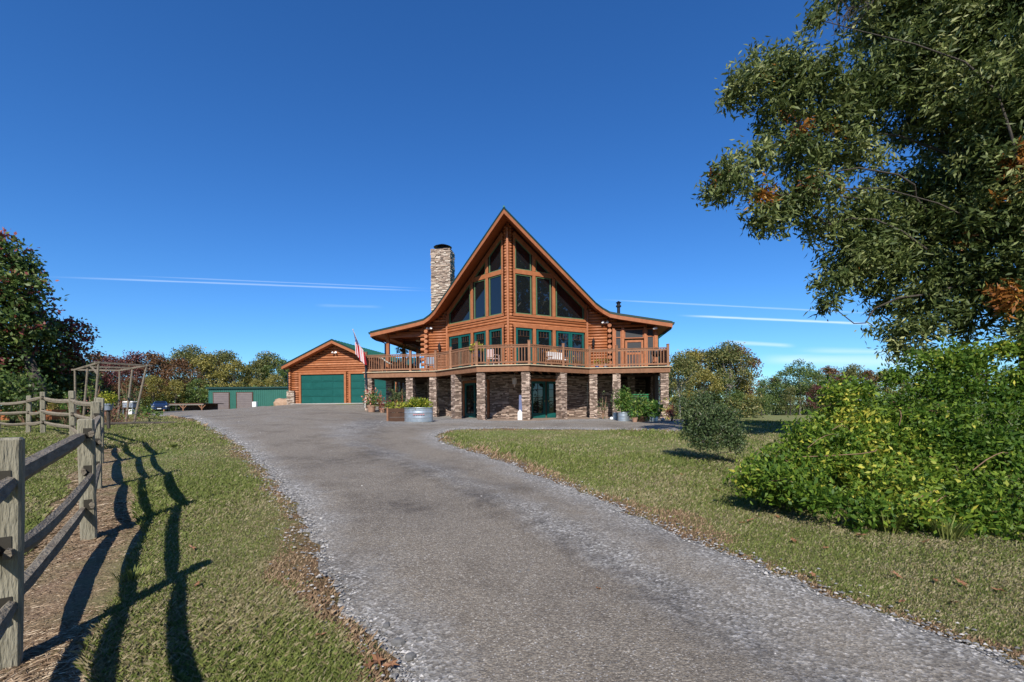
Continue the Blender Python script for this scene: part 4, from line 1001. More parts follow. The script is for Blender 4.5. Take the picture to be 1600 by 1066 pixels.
blob_leaves('foliage', 1500, (0, 0, .72), (r_*.98, r_*.62, .3), .12, .05, L_yell, t, seed=31, shell=.2); blob_leaves('foliage', 400, (-.1, 0, .72), (r_*.9, r_*.6, .34), .14, .05, L_green, t, seed=32, shell=.2)
# faint red brand disc on the tank: small oval badge
bd = MB(); 
for k in range(5): bd.box((-.02+.1*k-.1, -r_*.62*math.sqrt(max(.1, 1-((-.02+.1*k-.1)/r_)**2))-.03, .33), (.07, .006, .045))
bd.build('tank_badge', mat('faded_red_print', (.45, .16, .16), (.5, .25, .25), rough=.6), t)
p = gpt(618, 660); t = empty('wooden_planter', p+Vector((0, .4, 0)), R(12), 'brown slatted wooden planter box beside the big stock tank', 'planter')
for k in range(3): MB().box((0, -.4, .12+k*.2), (.85, .03, .18)).build('slat', M_dark, t); MB().box((-.42, 0, .12+k*.2), (.03, .78, .18)).build('slat', M_deck, t); MB().box((.42, 0, .12+k*.2), (.03, .78, .18)).build('slat', M_deck, t)
for sx in (-.42, .42):
    for sy in (-.4, .4): MB().box((sx, sy, .32), (.07, .07, .66)).build('corner_post', M_deck, t)
MB().beam((-.45, -.36, .05), (-.45, .36, .58), .03, .08).build('brace', M_deck, t)
MB().box((0, 0, .5), (.8, .75, .05)).build('soil', M_dark, t); blob_leaves('foliage', 420, (0, 0, .66), (.5, .42, .22), .11, .05, L_yell, t, seed=33)
def pot_at(px, py, r, h, pm, lm, label, seed, n=260, fr=.35, blossom=None, cat='flower pot', leaf=.11, sd=None):
    p = gpt(px, py); p.y += r
    if sd: p = H(*sd); p.z = g1(p.x, p.y)+.03
    t = empty('flower_pot', p, 0, label, cat)
    MB().lathe((0, 0, 0), [(r*.72, 0), (r, h*.8), (r*1.12, h*.82), (r*1.12, h), (r*.9, h*.97)], 16).build('pot', pm, t)
    blob_leaves('foliage', n, (0, 0, h+fr*.7), (fr*1.1, fr*.9, fr), leaf, leaf*.4, lm, t, seed=seed, shell=.3)
    if blossom: blob_leaves('blossom', n//4, (0, 0, h+fr*1.0), (fr*1.1, fr, fr), .1, .07, blossom, t, seed=seed+60)
    return t
pot_at(582, 642, .24, .38, M_terra, L_green, 'wide tan pot with green and red flowers at the foot of the leftmost stone column', 41, blossom=L_pinkfl, fr=.5, n=500, sd=(-7.95, -.55))
pot_at(592, 641, .16, .25, M_terra, L_red, 'reddish leafed plant in a clay pot right of the leftmost column', 42, fr=.42, n=300, sd=(-7.45, -.2))
pot_at(599, 643, .2, .22, M_dark, L_green, 'low dark planter with sparse leaves under the left deck', 43, fr=.3, n=150, sd=(-7.0, -.3))
def shrub(px, py, wpx, hpx, lm, label, seed, n=900, leaf=.1, cat='shrub', rn=(0, 1), stems=6, shell=.1, dy=.5, sm=M_stem, depth=None, nm='shrub', sd=None):
    p = gpt(px, py)
    if sd: p = H(*sd)
    rx_ = wpx/2*p.y/FPX; hz = hpx*p.y/FPX; t = empty(nm, p+Vector((0, depth or rx_*.6, 0)), 0, label, cat); t.location.z = g1(t.location.x, t.location.y)
    rg = random.Random(seed); sb = MB()
    for k in range(stems):
        a_ = rg.uniform(0, 6.28); e = Vector((math.cos(a_)*rx_*.6, math.sin(a_)*rx_*.4, hz*rg.uniform(.6, .95)))
        sb.tube([(0, 0, -.05), e*.5+Vector((rg.gauss(0, .04), 0, .04)), e], [.018*hz+.006, .012*hz+.004, .004], 5)
    sb.build('stem', sm, t)
    g = np.random.default_rng(seed); m_ = max(8, n//14); cc = unit(g.normal(size=(m_, 3)))*(shell+(1-shell)*g.random((m_, 1)))*np.array([rx_, rx_*.7, hz*.5])+[0, 0, hz*.53]
    q = sprays(cc, 14, leaf*.5, leaf, leaf*.42, .2, g); o = poly_mesh('foliage', q.reshape(-1, 3), 4, g.uniform(rn[0], rn[1], len(q)), lm, t); o['kind'] = 'stuff'; return t
shrub(612, 641, 34, 50, L_grey, 'tall grey green rambling plant climbing under the left deck', 44, 1600, .085, sd=(-6.9, .35), cat='plant', nm='climbing_plant')
shrub(586, 638, 12, 40, L_grey, 'thin leafy climber beside the leftmost column', 45, 260, .07, sd=(-8.0, .5), cat='plant', nm='climbing_plant')
# lower-left white sculpture-like object, shaped as a chair; patio table
chair(-8.25, -.35, 0, R(200), M_white, 'small white sculpture-like object shaped as a chair beside the leftmost stone column'); _c = bpy.data.objects['patio_chair.002']; _c.location = H(-8.42, -.12, g1(*hp(-8.42, -.12))+.25); _c.scale = (.5, .5, .62)
t = hroot('patio_table', -5.35, 1.3, .2, 0, 'pale glass topped patio table in the shade behind the stock tank', 'table')
MB().lathe((0, 0, .68), [(.55, 0), (.57, .02), (.55, .04)], 22).build('tabletop', mat('table_glass', (.25, .32, .32), (.35, .42, .42), rough=.2), t)
for k in range(4): a_ = 1.57*k+.6; MB().tube([(.42*math.cos(a_), .42*math.sin(a_), .68), (.3*math.cos(a_), .3*math.sin(a_), .3), (.45*math.cos(a_), .45*math.sin(a_), -.15)], .015, 6).build('leg', M_galv, t)
# leaning porch board with white picket
t = hroot('leaning_board', .87, -2.75, 0, 0, 'tall narrow slate blue board leaning on the middle right stone column', 'sign')
MB().beam((0, -.16, .02), (0, .10, 1.28), .025, .16, up=(1, 0, 0)).build('board', mat('slate_blue', (.09, .11, .2), (.12, .14, .25), rough=.7), t)
t = hroot('white_picket', .87, -3.05, 0, 0, 'short white pointed picket standing at the foot of the slate blue board', 'picket')
MB().prism([(-.11, 0, 0), (.11, 0, 0), (.11, 0, .42), (.02, 0, .56), (-.02, 0, .56), (-.11, 0, .42)], (0, .03, 0)).build('picket_face', M_white, t)

# right planter group
t, r_, p_ = tank(967, 985, 659.5, .42, 'small galvanised tub with leafy tomato plants, left one in front of the right columns', ys=.8)
blob_leaves('foliage', 1100, (.05, 0, 1.0), (.42, .36, .66), .13, .06, L_green, t, seed=51, shell=.2)
t, r_, p_ = tank(958, 968, 657, .35, 'little galvanised tub tucked at the foot of the second stone column from the right', ys=.8)
blob_leaves('foliage', 260, (0, 0, .95), (.22, .22, .62), .11, .05, L_grey, t, seed=52, shell=.1)
t, r_, p_ = tank(1012, 1030, 659.5, .40, 'right hand galvanised tub with broad squash leaves hanging over it', ys=.75)
blob_leaves('foliage', 420, (-.1, 0, .55), (.48, .4, .4), .22, .16, L_green, t, seed=53, shell=.2, rn=(.2, .8))
pot_at(1004, 661, .24, .3, M_dark, L_green, 'dark pot of big squash leaves between the two tubs by the right columns', 54, n=420, fr=.55, leaf=.2)
pot_at(993, 661, .13, .24, M_terra, L_green, 'small clay figure pot with low leaves in front of the right planters', 55, n=80, fr=.18)
pot_at(1000, 657, .2, .45, M_galv, L_grey, 'metal bucket of grey green herbs behind the squash pot', 56, n=700, fr=.6)
shrub(943, 656, 20, 44, L_grey, 'spindly leafy plant in front of the dark basement wall', 57, 260, .09, cat='plant', nm='leafy_plant', shell=.3)
shrub(1048, 658, 26, 38, L_yell, 'autumn yellow topped shrub at the right end column', 58, 260, .1)
shrub(1052, 660, 30, 28, L_red, 'brownish red shrub at the foot of the right end column', 59, 500, .09, rn=(0, .5))
shrub(1068, 650, 24, 46, L_green, 'bright green sapling just right of the house corner', 60, 300, .12)
for (px, py, s, lb) in [(955.5, 657, .09, 'white ball light on the ground by the little tub'), (1035.5, 659, .1, 'pale blue glass ball on the ground right of the squash tub')]:
    p = gpt(px, py); o = MB().lathe((0, 0, 0), [(s*math.sin(math.pi*k/10)+.002, s-s*math.cos(math.pi*k/10)) for k in range(11)], 16).lathe((0, 0, -.02), [(s*.5, 0), (s*.4, .05)], 10).build('garden_ball', M_white if px < 1000 else M_greyblue, smooth=True); o.location = p; tag(o, lb, 'garden ball')
t = hroot('green_garden_rack', 7.05, .75, 0, 0, 'bright green metal rack standing among the plants under the right deck', 'rack'); gm = mat('bright_green_metal', (.01, .2, .07), (.015, .24, .09), rough=.5)
for sx in (-.42, .42):
    for sy in (-.15, .15): MB().box((sx, sy, .65), (.035, .035, 1.3)).build('leg', gm, t)
MB().box((0, 0, 1.31), (.95, .36, .035)).box((0, -.165, 1.2), (.8, .02, .03)).build('top_shelf', gm, t); MB().box((0, 0, .5), (.85, .3, .03)).build('lower_shelf', gm, t)
# dark stone / patio slab in front of basement
ap = MB().prism([(x, y, 0.02) for x, y in [(-5.9, -.1), (-4.6, -.25), (-1.6, -3.15), (1.6, -3.15), (4.6, -.25), (5.9, -.1), (5.9, 5.9), (-5.9, 7.8)]], (0, 0, .035)).build('patio_slab', mat('patio_earth', (.2, .14, .1), (.32, .24, .18), scale=3, rough=.95, bump=.4)); ap.location = H(0, 0, .0); ap.rotation_euler = (0, 0, -PSI); tag(ap, 'brown earth and slab floor under the deck', kind='structure')
GF = 6.55
ap = MB().prism([(x, y, 0) for x, y in [(-17.3, GF-.7), (-9.8, GF-.7), (-9.8, GF+.2), (-17.3, GF+.2)]], (0, 0, .06)).build('garage_apron', M_conc); ap.location = H(0, 0, 1.0); ap.rotation_euler = (0, 0, -PSI); tag(ap, 'pale concrete apron in front of the garage doors', kind='structure')

# ------------------------------------------------------------ garage
gar = empty('log_garage', H(0, 0, 0), -PSI, 'log garage with low green gable roof and two teal doors left of the house', 'garage')
def s_at(px, d):   # local s seen at column px on plane d
    lo, hi = -60., 60.
    for _ in range(50):
        m_ = (lo+hi)/2; p = H(m_, d); x = 800+FPX*p.x/p.y
        if x < px: lo = m_
        else: hi = m_
    return lo
def z_at(px, py, d):
    s = s_at(px, d); p = H(s, d); a, b = ray(px, py); return EYE+b*p.y
gl = s_at(455, GF); ga = s_at(526, GF); g_r = 2*ga-gl; gb = 1.04
d1a, d1b = s_at(472, GF), s_at(539, GF); d2a, d2b = s_at(549.5, GF), s_at(549.5, GF)+(d1b-d1a)
zh_ = z_at(505, 585.5, GF); zap = z_at(526, 530, GF-.6); zel = z_at(441, 571, GF-.6); sle = s_at(440.5, GF-.6)
slope = (zap-zel)/(ga-sle); Lg = g_r-gl
tg = lambda t: zap-slope*abs(gl+Lg*t-ga)-.26
opsg = [((d1a-.16-gl)/Lg, (d1b+.16-gl)/Lg, gb, zh_+.16), ((d2a-.16-gl)/Lg, (d2b+.16-gl)/Lg, gb, zh_+.16)]
wg = log_wall(gar, (gl, GF), (g_r, GF), gb-.05, zap, opsg, tg, course=.17)
log_wall(gar, (g_r, GF), (g_r, GF+9), gb-.05, tg(1), logs=False, back_mat=M_log); log_wall(gar, (gl, GF+9), (gl, GF), gb-.05, tg(0), logs=False, back_mat=M_log)
log_wall(gar, (g_r, GF+9), (gl, GF+9), gb-.05, zap, (), lambda t: zap-slope*abs(g_r-Lg*t-ga)-.26, logs=False, back_mat=M_log)
gt = MB()
for a, b in ((d1a, d1b), (d2a, d2b)):
    for x in (a-.09, b+.09): gt.box((x, GF-.08, (gb+zh_)/2), (.17, .12, zh_-gb))
    gt.box(((a+b)/2, GF-.083, zh_+.09), (b-a+.36, .12, .17))
    dq = MB().box(((a+b)/2, GF-.0, (gb+zh_)/2), (b-a, .04, zh_-gb)).build('garage_door', M_black, gar)
    for k in range(4):
        hh = (zh_-gb)/4
        for c_ in range(4):
            ww = (b-a)/4; cx_ = a+ww*(c_+.5)
            MB().box((cx_, GF-.03, gb+hh*(k+.5)), (ww-.004, .04, hh-.02)).box((cx_, GF-.055, gb+hh*(k+.5)), (ww*.8, .02, hh*.62)).build('door_panel', M_teald, dq)
gt.build('door_trim', M_trim, gar, bevel=.01)
zz_ = gb+.1
while zz_ < zel-.15: MB().tube([(gl+.02, GF+.1, zz_), (gl+.02, GF-.22, zz_)], .08, 8).build('log_end', M_log, gar); zz_ += .17
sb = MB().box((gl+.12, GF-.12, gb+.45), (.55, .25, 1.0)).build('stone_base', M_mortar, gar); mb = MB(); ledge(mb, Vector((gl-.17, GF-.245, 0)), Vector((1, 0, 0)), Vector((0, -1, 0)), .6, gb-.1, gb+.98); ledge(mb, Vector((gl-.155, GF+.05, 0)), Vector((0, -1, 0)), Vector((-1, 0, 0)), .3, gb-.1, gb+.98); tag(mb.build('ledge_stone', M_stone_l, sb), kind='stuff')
half = ga-sle
for sg in (-1, 1):
    a = Vector((ga, GF-.6, zap)); b = Vector((ga+sg*half, GF-.6, zap-slope*half))
    rr = MB().prism([a, b, b-Vector((0, 0, .08)), a-Vector((0, 0, .08))], (0, 10.2, 0)).build('roof', M_roof, gar)
    q = MB()
    for k in range(23): q.beam(a+Vector((0, .03+k*.46, .015)), b+Vector((0, .03+k*.46, .015)), .03, .03)
    tag(q.build('roof_seam', M_roof, rr), kind='stuff')
    MB().prism([a+Vector((0, -.03, -.085)), b+Vector((0, -.03, -.085)), b+Vector((0, -.03, -.30)), a+Vector((0, -.03, -.30))], (0, .05, 0)).build('rake_board', M_trim, gar)
    MB().prism([a+Vector((0, -.045, .02)), b+Vector((0, -.045, .02)), b+Vector((0, -.045, -.09)), a+Vector((0, -.045, -.09))], (0, .03, 0)).build('drip_edge', M_drip, gar)
    MB().prism([a+Vector((0, .03, -.25)), b+Vector((0, .03, -.25)), b+Vector((0, .03, -.28)), a+Vector((0, .03, -.28))], (0, .57, 0)).build('soffit', M_soffit, gar)
    MB().box((b.x-sg*.0, GF+4.5, b.z-.12), (.12, 10.2, .13)).build('gutter', M_black, gar)
MB().tube([(sle+.03, GF-.5, zel-.2), (sle+.1, GF-.4, zel-.4), (gl-.1, GF-.2, zel-.6), (gl-.1, GF-.16, gb+1.1)], .045, 8).build('downspout', G_ds, gar)
flood(ga, GF-.12, zap-.95, gar)
# breezeway roof joining garage and house
bz = empty('breezeway', H(0, 0, 0), -PSI, 'green metal breezeway roof on posts between garage and house', 'breezeway')
MB().prism([(g_r-.8, 9.4, 4.05), (-8.7, 9.4, 4.05), (-8.7, 11.4, 4.75), (g_r-.8, 11.4, 4.75)], (0, 0, .1)).build('roof', M_roof, bz)
MB().box(((g_r-9.5)/2, 9.42, 3.93), (abs(g_r+8.7)+.6, .06, .22)).build('eave_board', M_trim, bz)
for x in (g_r+.2, -9.0): MB().box((x, 9.6, 2.4), (.18, .18, 3.0)).build('post', M_trim, bz)

# boulder and little flowering bush by the garage corner
p = gpt(441, 633.5); rg = random.Random(5); mb = MB(); vs = []; n = 12
for l, (zf, rf) in enumerate(((-.1, 1), (.2, 1.05), (.42, .85), (.5, .4))):
    for k in range(n): a_ = 6.28*k/n; q = rf*rg.uniform(.85, 1.1); vs.append((.62*q*math.cos(a_), .35*q*math.sin(a_), zf*rg.uniform(.85, 1.1)))
o = mb.add(vs, [tuple(range(36, 48))]+[(l*n+k, l*n+(k+1) % n, (l+1)*n+(k+1) % n, (l+1)*n+k) for l in range(3) for k in range(n)], .5).build('boulder', mat('tan_rock', (.3, .19, .12), (.46, .32, .22), scale=5, rough=.9, bump=.5), smooth=True); o.location = p; tag(o, 'tan boulder on the gravel by the left corner of the garage', 'boulder')
shrub(441, 632, 20, 24, L_grey, 'small round shrub with pink blooms behind the tan boulder', 71, 260, .11); shrub(437, 630, 10, 14, L_pinkfl, 'sprig of pink blossom behind the tan boulder', 72, 40, .1)

# ------------------------------------------------------------ green metal shed, far car, low shed
SY = 72.
def far(px, py): return at(px, py, SY)
a, b, c_ = far(326, 637.5), far(430, 635), far(326, 605.5); zs = g1(a.x, SY)-.1; ztop = c_.z-.1
shed = empty('metal_shed', (0, SY, 0), 0, 'long low green metal shed with two taupe roller doors far behind the garage', 'shed')
xL, xR = a.x, b.x+3; MB().box(((xL+xR)/2, 4, (zs+ztop)/2), (xR-xL, 8, ztop-zs)).build('wall', M_shed, shed)
q = MB(); x = xL+.1
while x < xR: q.box((x, -.02, (zs+ztop)/2), (.05, .04, ztop-zs-.04)); x += .3
tag(q.build('siding_rib', M_shed, shed), kind='stuff')
MB().box(((xL+xR)/2, 4, ztop+.06), (xR-xL+.5, 8.6, .14)).box(((xL+xR)/2, -.28, ztop-.03), (xR-xL+.5, .05, .22)).build('roof', mat('dark_green_trim', (.01, .04, .035), (.015, .05, .045), rough=.5), shed)
for (p0, p1) in ((334.5, 358), (371, 394.5)):
    x0, x1 = far(p0, 630).x, far(p1, 630).x; zt = far(350, 613.5).z
    d_ = MB().box(((x0+x1)/2, -.06, (zs+zt)/2), (x1-x0+.3, .06, zt-zs+.1)).build('roller_door', M_dark, shed)
    k = zs+.15
    while k < zt-.1: MB().box(((x0+x1)/2, -.10, k), (x1-x0, .04, .26)).build('slat', M_taupe, d_); k += .28
o = MB().box((0, 0, .6), (.62, .5, 1.2)).box((0, -.26, .6), (.5, .03, 1.05)).box((.2, -.29, .6), (.03, .03, .2)).build('utility_cabinet', M_white, bevel=.02); p = at(398.5, 636.5, SY-1.5); o.location = (p.x, p.y, g1(p.x, p.y)-.05); tag(o, 'white upright cabinet beside the right roller door of the green shed', 'cabinet')
# low open shed with braced posts
LY = 66.; t = empty('pole_shed', (0, LY, 0), 0, 'long low brown open fronted shed with braced posts behind the pergola', 'shed')
xa, xb = at(256, 630, LY).x, at(318, 630, LY).x; zt = at(290, 631, LY).z; z0 = zt-1.6
MB().box(((xa+xb)/2, 2, zt), (xb-xa+.4, 4.6, .12)).build('roof', mat('brown_metal', (.1, .05, .04), (.15, .08, .06), rough=.7), t)
MB().box(((xa+xb)/2, 3.2, (zt+z0)/2), (xb-xa, .1, zt-z0)).build('back_wall', mat('maroon_board', (.12, .06, .05), (.18, .1, .08), rough=.8), t)
MB().box(((xa+xb)/2, -.2, zt-.12), (xb-xa+.3, .1, .16)).build('beam', M_barkp, t)
for k in range(3):
    x = at((258, 288, 317)[k], 630, LY).x; o = MB().box((x, -.2, (zt+z0)/2-.12), (.16, .14, zt-z0-.15)).build('post', M_deck, t)
    MB().beam((x, -.2, zt-.75), (x-.5, -.2, zt-.2), .08, .08).beam((x, -.2, zt-.75), (x+.5, -.2, zt-.2), .08, .08).build('brace', M_deck, o)
# car
p = at(251, 638, 60); car = empty('parked_car', (p.x, p.y, g1(p.x, p.y)), R(34), 'dark blue car parked facing the camera beside the low brown shed', 'car')
prof = [(-.86, .28), (-.88, .62), (-.84, .86), (-.62, 1.28), (-.5, 1.38), (.5, 1.38), (.62, 1.28), (.84, .86), (.88, .62), (.86, .28)]
mb = MB(); secs = [(-2.2, .75, .62), (-2.1, .95, .68), (-1.0, 1.0, .72), (-.35, 1.0, 1.0), (1.2, 1.0, 1.0), (1.9, .98, .8), (2.2, .9, .65)]; vs = []
for (y, wx, hz) in secs:
    for (x, z) in prof: vs.append((x*wx, y, min(z, .28+(1.38-.28)*hz) if z > .86 else z*(1 if hz > .6 else .9)))
n = len(prof); mb.add(vs, [(i*n+k, i*n+(k+1) % n, (i+1)*n+(k+1) % n, (i+1)*n+k) for i in range(len(secs)-1) for k in range(n)]+[tuple(range(n))[::-1], tuple((len(secs)-1)*n+k for k in range(n))], .5)
mb.build('body', M_carpaint, car, smooth=False, bevel=.03)
MB().prism([(-.58, -1.02, 1.08), (.58, -1.02, 1.08), (.5, -.4, 1.36), (-.5, -.4, 1.36)], (0, -.02, .02)).build('windscreen', M_glass, car)
for sx in (-.62, .62): MB().box((sx, -2.14, .66), (.32, .12, .15)).build('headlight', M_white, car)
MB().box((0, -2.21, .55), (.7, .06, .14)).build('grille', M_black, car); MB().box((0, -2.24, .38), (.42, .02, .1)).build('number_plate', M_white, car)
for sx in (-.8, .8):
    for sy in (-1.4, 1.4):
        o = MB().tube([(sx-.1, sy, .32), (sx+.1, sy, .32)], .32, 16).build('tyre', M_black, car); MB().tube([(sx-.11, sy, .32), (sx+.11, sy, .32)], .18, 12).build('rim', M_galv, o)
    MB().box((sx*1.2, -.7, .98), (.16, .1, .12)).build('mirror', M_carpaint, car)

# ------------------------------------------------------------ split rail fence
fence = empty('split_rail_fence', (0, 0, 0), 0, 'weathered grey split rail fence with three sagging rails running up the left lawn', 'fence')
POSTW = .135; M_shade = mat('mortise_shade_colour', (.03, .026, .02), (.05, .045, .035), rough=.95)
def fpost(x, y, h, lean=0, wd=POSTW, rz=None):
    z = g1(x, y); mb = MB(); n = 6; vs = []; rg = random.Random(int(x*77+y*31))
    for k in range(n+1):
        zz_ = -.1+(h+.1)*k/n
        for (sx, sy) in ((-1, -1), (1, -1), (1, 1), (-1, 1)):
            vs.append((sx*wd/2*(1+rg.gauss(0, .02))+lean*zz_, sy*wd*.4*(1+rg.gauss(0, .02)), zz_))
    mb.add(vs, [(3, 2, 1, 0), tuple(range(n*4, n*4+4))]+[(k*4+i, k*4+(i+1) % 4, k*4+4+(i+1) % 4, k*4+4+i) for k in range(n) for i in range(4)], .5)
    o = mb.build('post', M_fence, fence, bevel=.012); o.location = (x, y, z); o.rotation_euler = (0, 0, rz or 0)
    for hh in RZ:      # dark mortise plate: hole shade painted on the post face
        MB().box((0, -wd*.4-.001, hh), (.06, .006, .10)).build('mortise_shade', M_shade, o)
    return o
RZ = [.34, .67, 1.03]
for i, (x, y) in enumerate(FP): fpost(x, y, 1.22+.05*math.sin(i*2.3)-(.0 if i > 2 else .0), lean=(.015*math.sin(i*1.7+.6)), rz=R(38)+.1*math.sin(i*3), wd=.118 if i in (1, 2) else .11)
def frail(a, b, h, sag, seed, r=.055):
    rg = random.Random(seed); A = Vector((a[0], a[1], g1(*a)+h)); B = Vector((b[0], b[1], g1(*b)+h)); dr_ = (B-A).normalized(); sd_ = Vector((-dr_.y, dr_.x, 0))
    o1 = rg.uniform(-.015, .015); off = sd_*(.03 if seed % 2 else -.03); A2, B2 = A-dr_*.10+off, B+dr_*.10+off
    m = 12; vs = []; fs = []; k6 = 6
    ph = [rg.uniform(.8, 1.2) for _ in range(k6)]
    for i in range(m+1):
        t_ = i/m; p = A2.lerp(B2, t_); p.z -= sag*4*t_*(1-t_); p += sd_*.03*math.sin(math.pi*t_)*rg.choice((1, 1)); rr = r*(.52+.5*min(1, 5*min(t_, 1-t_)))*(1+rg.gauss(0, .025))
        for q in range(k6): a_ = 6.283*q/k6+.3; vs.append(p+sd_*math.cos(a_)*rr*.8*ph[q]+Vector((0, 0, 1))*math.sin(a_)*rr*1.15*ph[q])
    for i in range(m):
        for q in range(k6): fs.append((i*k6+q, i*k6+(q+1) % k6, (i+1)*k6+(q+1) % k6, (i+1)*k6+q))
    fs += [tuple(range(k6))[::-1], tuple(m*k6+q for q in range(k6))]
    MB().add(vs, fs, .5).build('rail', M_rail, fence)
for i in range(len(FP)-1):
    for j, h in enumerate(RZ): frail(FP[i], FP[i+1], h+(-.03 if i == 1 else 0), (.07, .11, .02)[j] if i == 1 else .02+.02*((i+j) % 3), i*3+j, .052 if i < 3 else .045)

# ------------------------------------------------------------ pergola and things by it
pg = empty('pergola', (0, 0, 0), 0, 'slim bare wooden pergola frame with leaning posts on the left lawn', 'pergola')
pt = {'A': (117, 579, 19.8), 'C': (154, 568, 16.8), 'F': (229, 572.5, 18.2), 'D': (187, 580, 20.6), 'B': (137, 574.5, 18.2), 'E': (207, 576, 19.4)}
bt = {'A': (118, 19.8), 'C': (146, 16.8), 'F': (208, 18.0), 'D': (185, 20.6), 'B': (129, 18.2), 'E': (196, 19.2)}
T3 = {k: at(*v) for k, v in pt.items()}
for k, (px, Y) in bt.items():
    bx = (px-800)*Y/FPX; MB().tube([(bx, Y, g1(bx, Y)-.1), T3[k]], [.042, .034], 8).build('post', M_rail, pg)
for a, b in (('A', 'C'), ('C', 'F'), ('D', 'F'), ('A', 'D'), ('B', 'E')):
    v = (T3[b]-T3[a]).normalized()*.12; MB().beam(T3[a]-v+Vector((0, 0, .03)), T3[b]+v+Vector((0, 0, .03)), .045, .07).build('beam', M_rail, pg)
MB().beam(T3['C']+Vector((0, 0, -.45)), T3['C']+(T3['A']-T3['C'])*.3+Vector((0, 0, 0)), .04, .055).build('brace', M_rail, pg)
# twiggy bush at pergola foot
def twiggy(px, py, wpx, hpx, label, seed, nst=26, leafn=200, lm=L_grey):
    p = gpt(px, py); s = p.y/FPX; t = empty('twiggy_bush', p, 0, label, 'bush'); rg = random.Random(seed); mb = MB(); tips = []
    for k in range(nst):
        a_ = rg.uniform(-1.35, 1.35); L_ = rg.uniform(.6, 1)*hpx*s; pts_ = [Vector((0, 0, -.03))]; d_ = Vector((math.sin(a_)*.8, rg.uniform(-.5, .5), math.cos(a_)*.8+.15)).normalized()
        for q in range(5): d_ = (d_+Vector((rg.gauss(0, .22), rg.gauss(0, .22), rg.gauss(-.02, .15)))).normalized(); pts_.append(pts_[-1]+d_*L_*.25*(wpx/hpx*.6 if abs(a_) > .8 else 1))
        mb.tube(pts_, [.02, .015, .011, .008, .006, .003], 5)
        tips += pts_[2:]
        for q in range(3):
            b0 = pts_[2+q]; d2_ = (d_+Vector((rg.gauss(0, .7), rg.gauss(0, .7), rg.gauss(0, .6)))).normalized(); mb.tube([b0, b0+d2_*L_*.2], [.006, .002], 4)
    mb.build('twig', M_stem, t)
    g = np.random.default_rng(seed); P = np.array([tips[i] for i in g.integers(0, len(tips), leafn)])+g.normal(size=(leafn, 3))*.12
    q = leaves(P, g.normal(size=(leafn, 3)), .07, .035, g); tag(poly_mesh('foliage', q.reshape(-1, 3), 4, g.random(leafn), lm, t), kind='stuff'); return t
twiggy(176, 664, 75, 40, 'bare reddish twiggy bush at the foot of the pergola', 81, 30, 350, L_red); twiggy(160, 660, 40, 42, 'half bare brown bush under the left side of the pergola', 82, 18, 400)
shrub(135, 652, 36, 62, L_green, 'green leafy vine bush behind the tall fence posts', 83, 700, .12); shrub(215, 655, 50, 20, L_green, 'low green herb patch at the right foot of the pergola', 84, 500, .1)
shrub(192, 650, 44, 58, L_grey, 'loose olive shrub growing inside the pergola', 85, 700, .12); shrub(158, 650, 30, 52, L_dark, 'dark blue green shrub inside the pergola', 86, 500, .12)
t = pot_at(169, 652, .17, .26, M_greyblue, L_yell, 'grey blue pot with bright green plant raised on a stump below the pergola', 87, n=420, fr=.28); t.scale = (.8, .8, .8); t.location = at(169, 641, 14.6); 
MB().tube([(0, 0, 0), (.02, 0, -.95)], [.05, .06], 8).build('stump', M_bark, t)
p = gpt(199, 650); t = empty('white_barbecue_cart', p, 0, 'dented white cooler cart standing behind the twiggy bush', 'cart')
MB().box((0, .2, .62), (.62, .4, .28)).build('body', M_greyblue, t, bevel=.03); MB().box((0, .2, .82), (.66, .44, .10)).build('lid', M_white, t, bevel=.03); MB().box((.1, .2, .22), (.34, .3, .34)).build('gas_bottle_box', M_white, t, bevel=.04)
for sx in (-.27, .27): MB().box((sx, .04, .25), (.04, .04, .5)).build('leg', M_galv, t)
# raised bed behind the garden fence and dug plants
t = empty('raised_bed', at(48, 645, 21)+Vector((0, 0, -.35)), R(-6), 'rust coloured timber raised garden bed behind the far part of the rail fence', 'raised bed')
for k in range(2): MB().box((0, -.6, .14+.24*k), (3.6, .05, .22)).build('board', M_rust, t); MB().box((-1.8, 0, .14+.24*k), (.05, 1.2, .22)).build('board', M_rust, t); MB().box((1.8, 0, .14+.24*k), (.05, 1.2, .22)).build('board', M_rust, t)
MB().box((0, 0, .38), (3.5, 1.15, .05)).build('soil', M_dark, t)
shrub(72, 655, 30, 30, L_far[3], 'orange leaved bush behind the rail fence', 88, 350, .12); shrub(98, 655, 36, 40, L_green, 'green vegetable patch plants behind the corner of the rail fence', 89, 600, .12)
shrub(20, 668, 60, 50, L_dark, 'dark low shrub at the left edge behind the rail fence', 90, 900, .13); shrub(95, 668, 26, 26, L_dark, 'dark low plant between the garden fence rails', 91, 300, .1)
# tan timber edging log and earth mound
p = gpt(235, 663); o = MB().tube([(-2.2, .0, .02), (-.7, .1, .04), (.8, .25, .03)], [.05, .06, .05], 8).build('edging_log', M_bark); o.location = p; tag(o, 'dark fallen log edging the bed at the pergola foot', 'log')

# ------------------------------------------------------------ far field fence
ff = empty('field_fence', (0, 0, 0), 0, 'distant line of small grey wooden posts with wire along the far right field', 'fence')
fpts = []
for k in range(16):
    px = 1095+k*12.6+random.uniform(-2, 2); Y = 118+k*.7; X = (px-800)*Y/FPX; z = g1(X, Y); fpts.append(Vector((X, Y, z+1.05)))
    MB().box((X, Y, z+.55), (.16, .16, 1.25)).build('post', M_barkp, ff)
MB().tube(fpts, .012, 4).tube([p-Vector((0, 0, .45)) for p in fpts], .012, 4).build('wire', M_galv, ff)

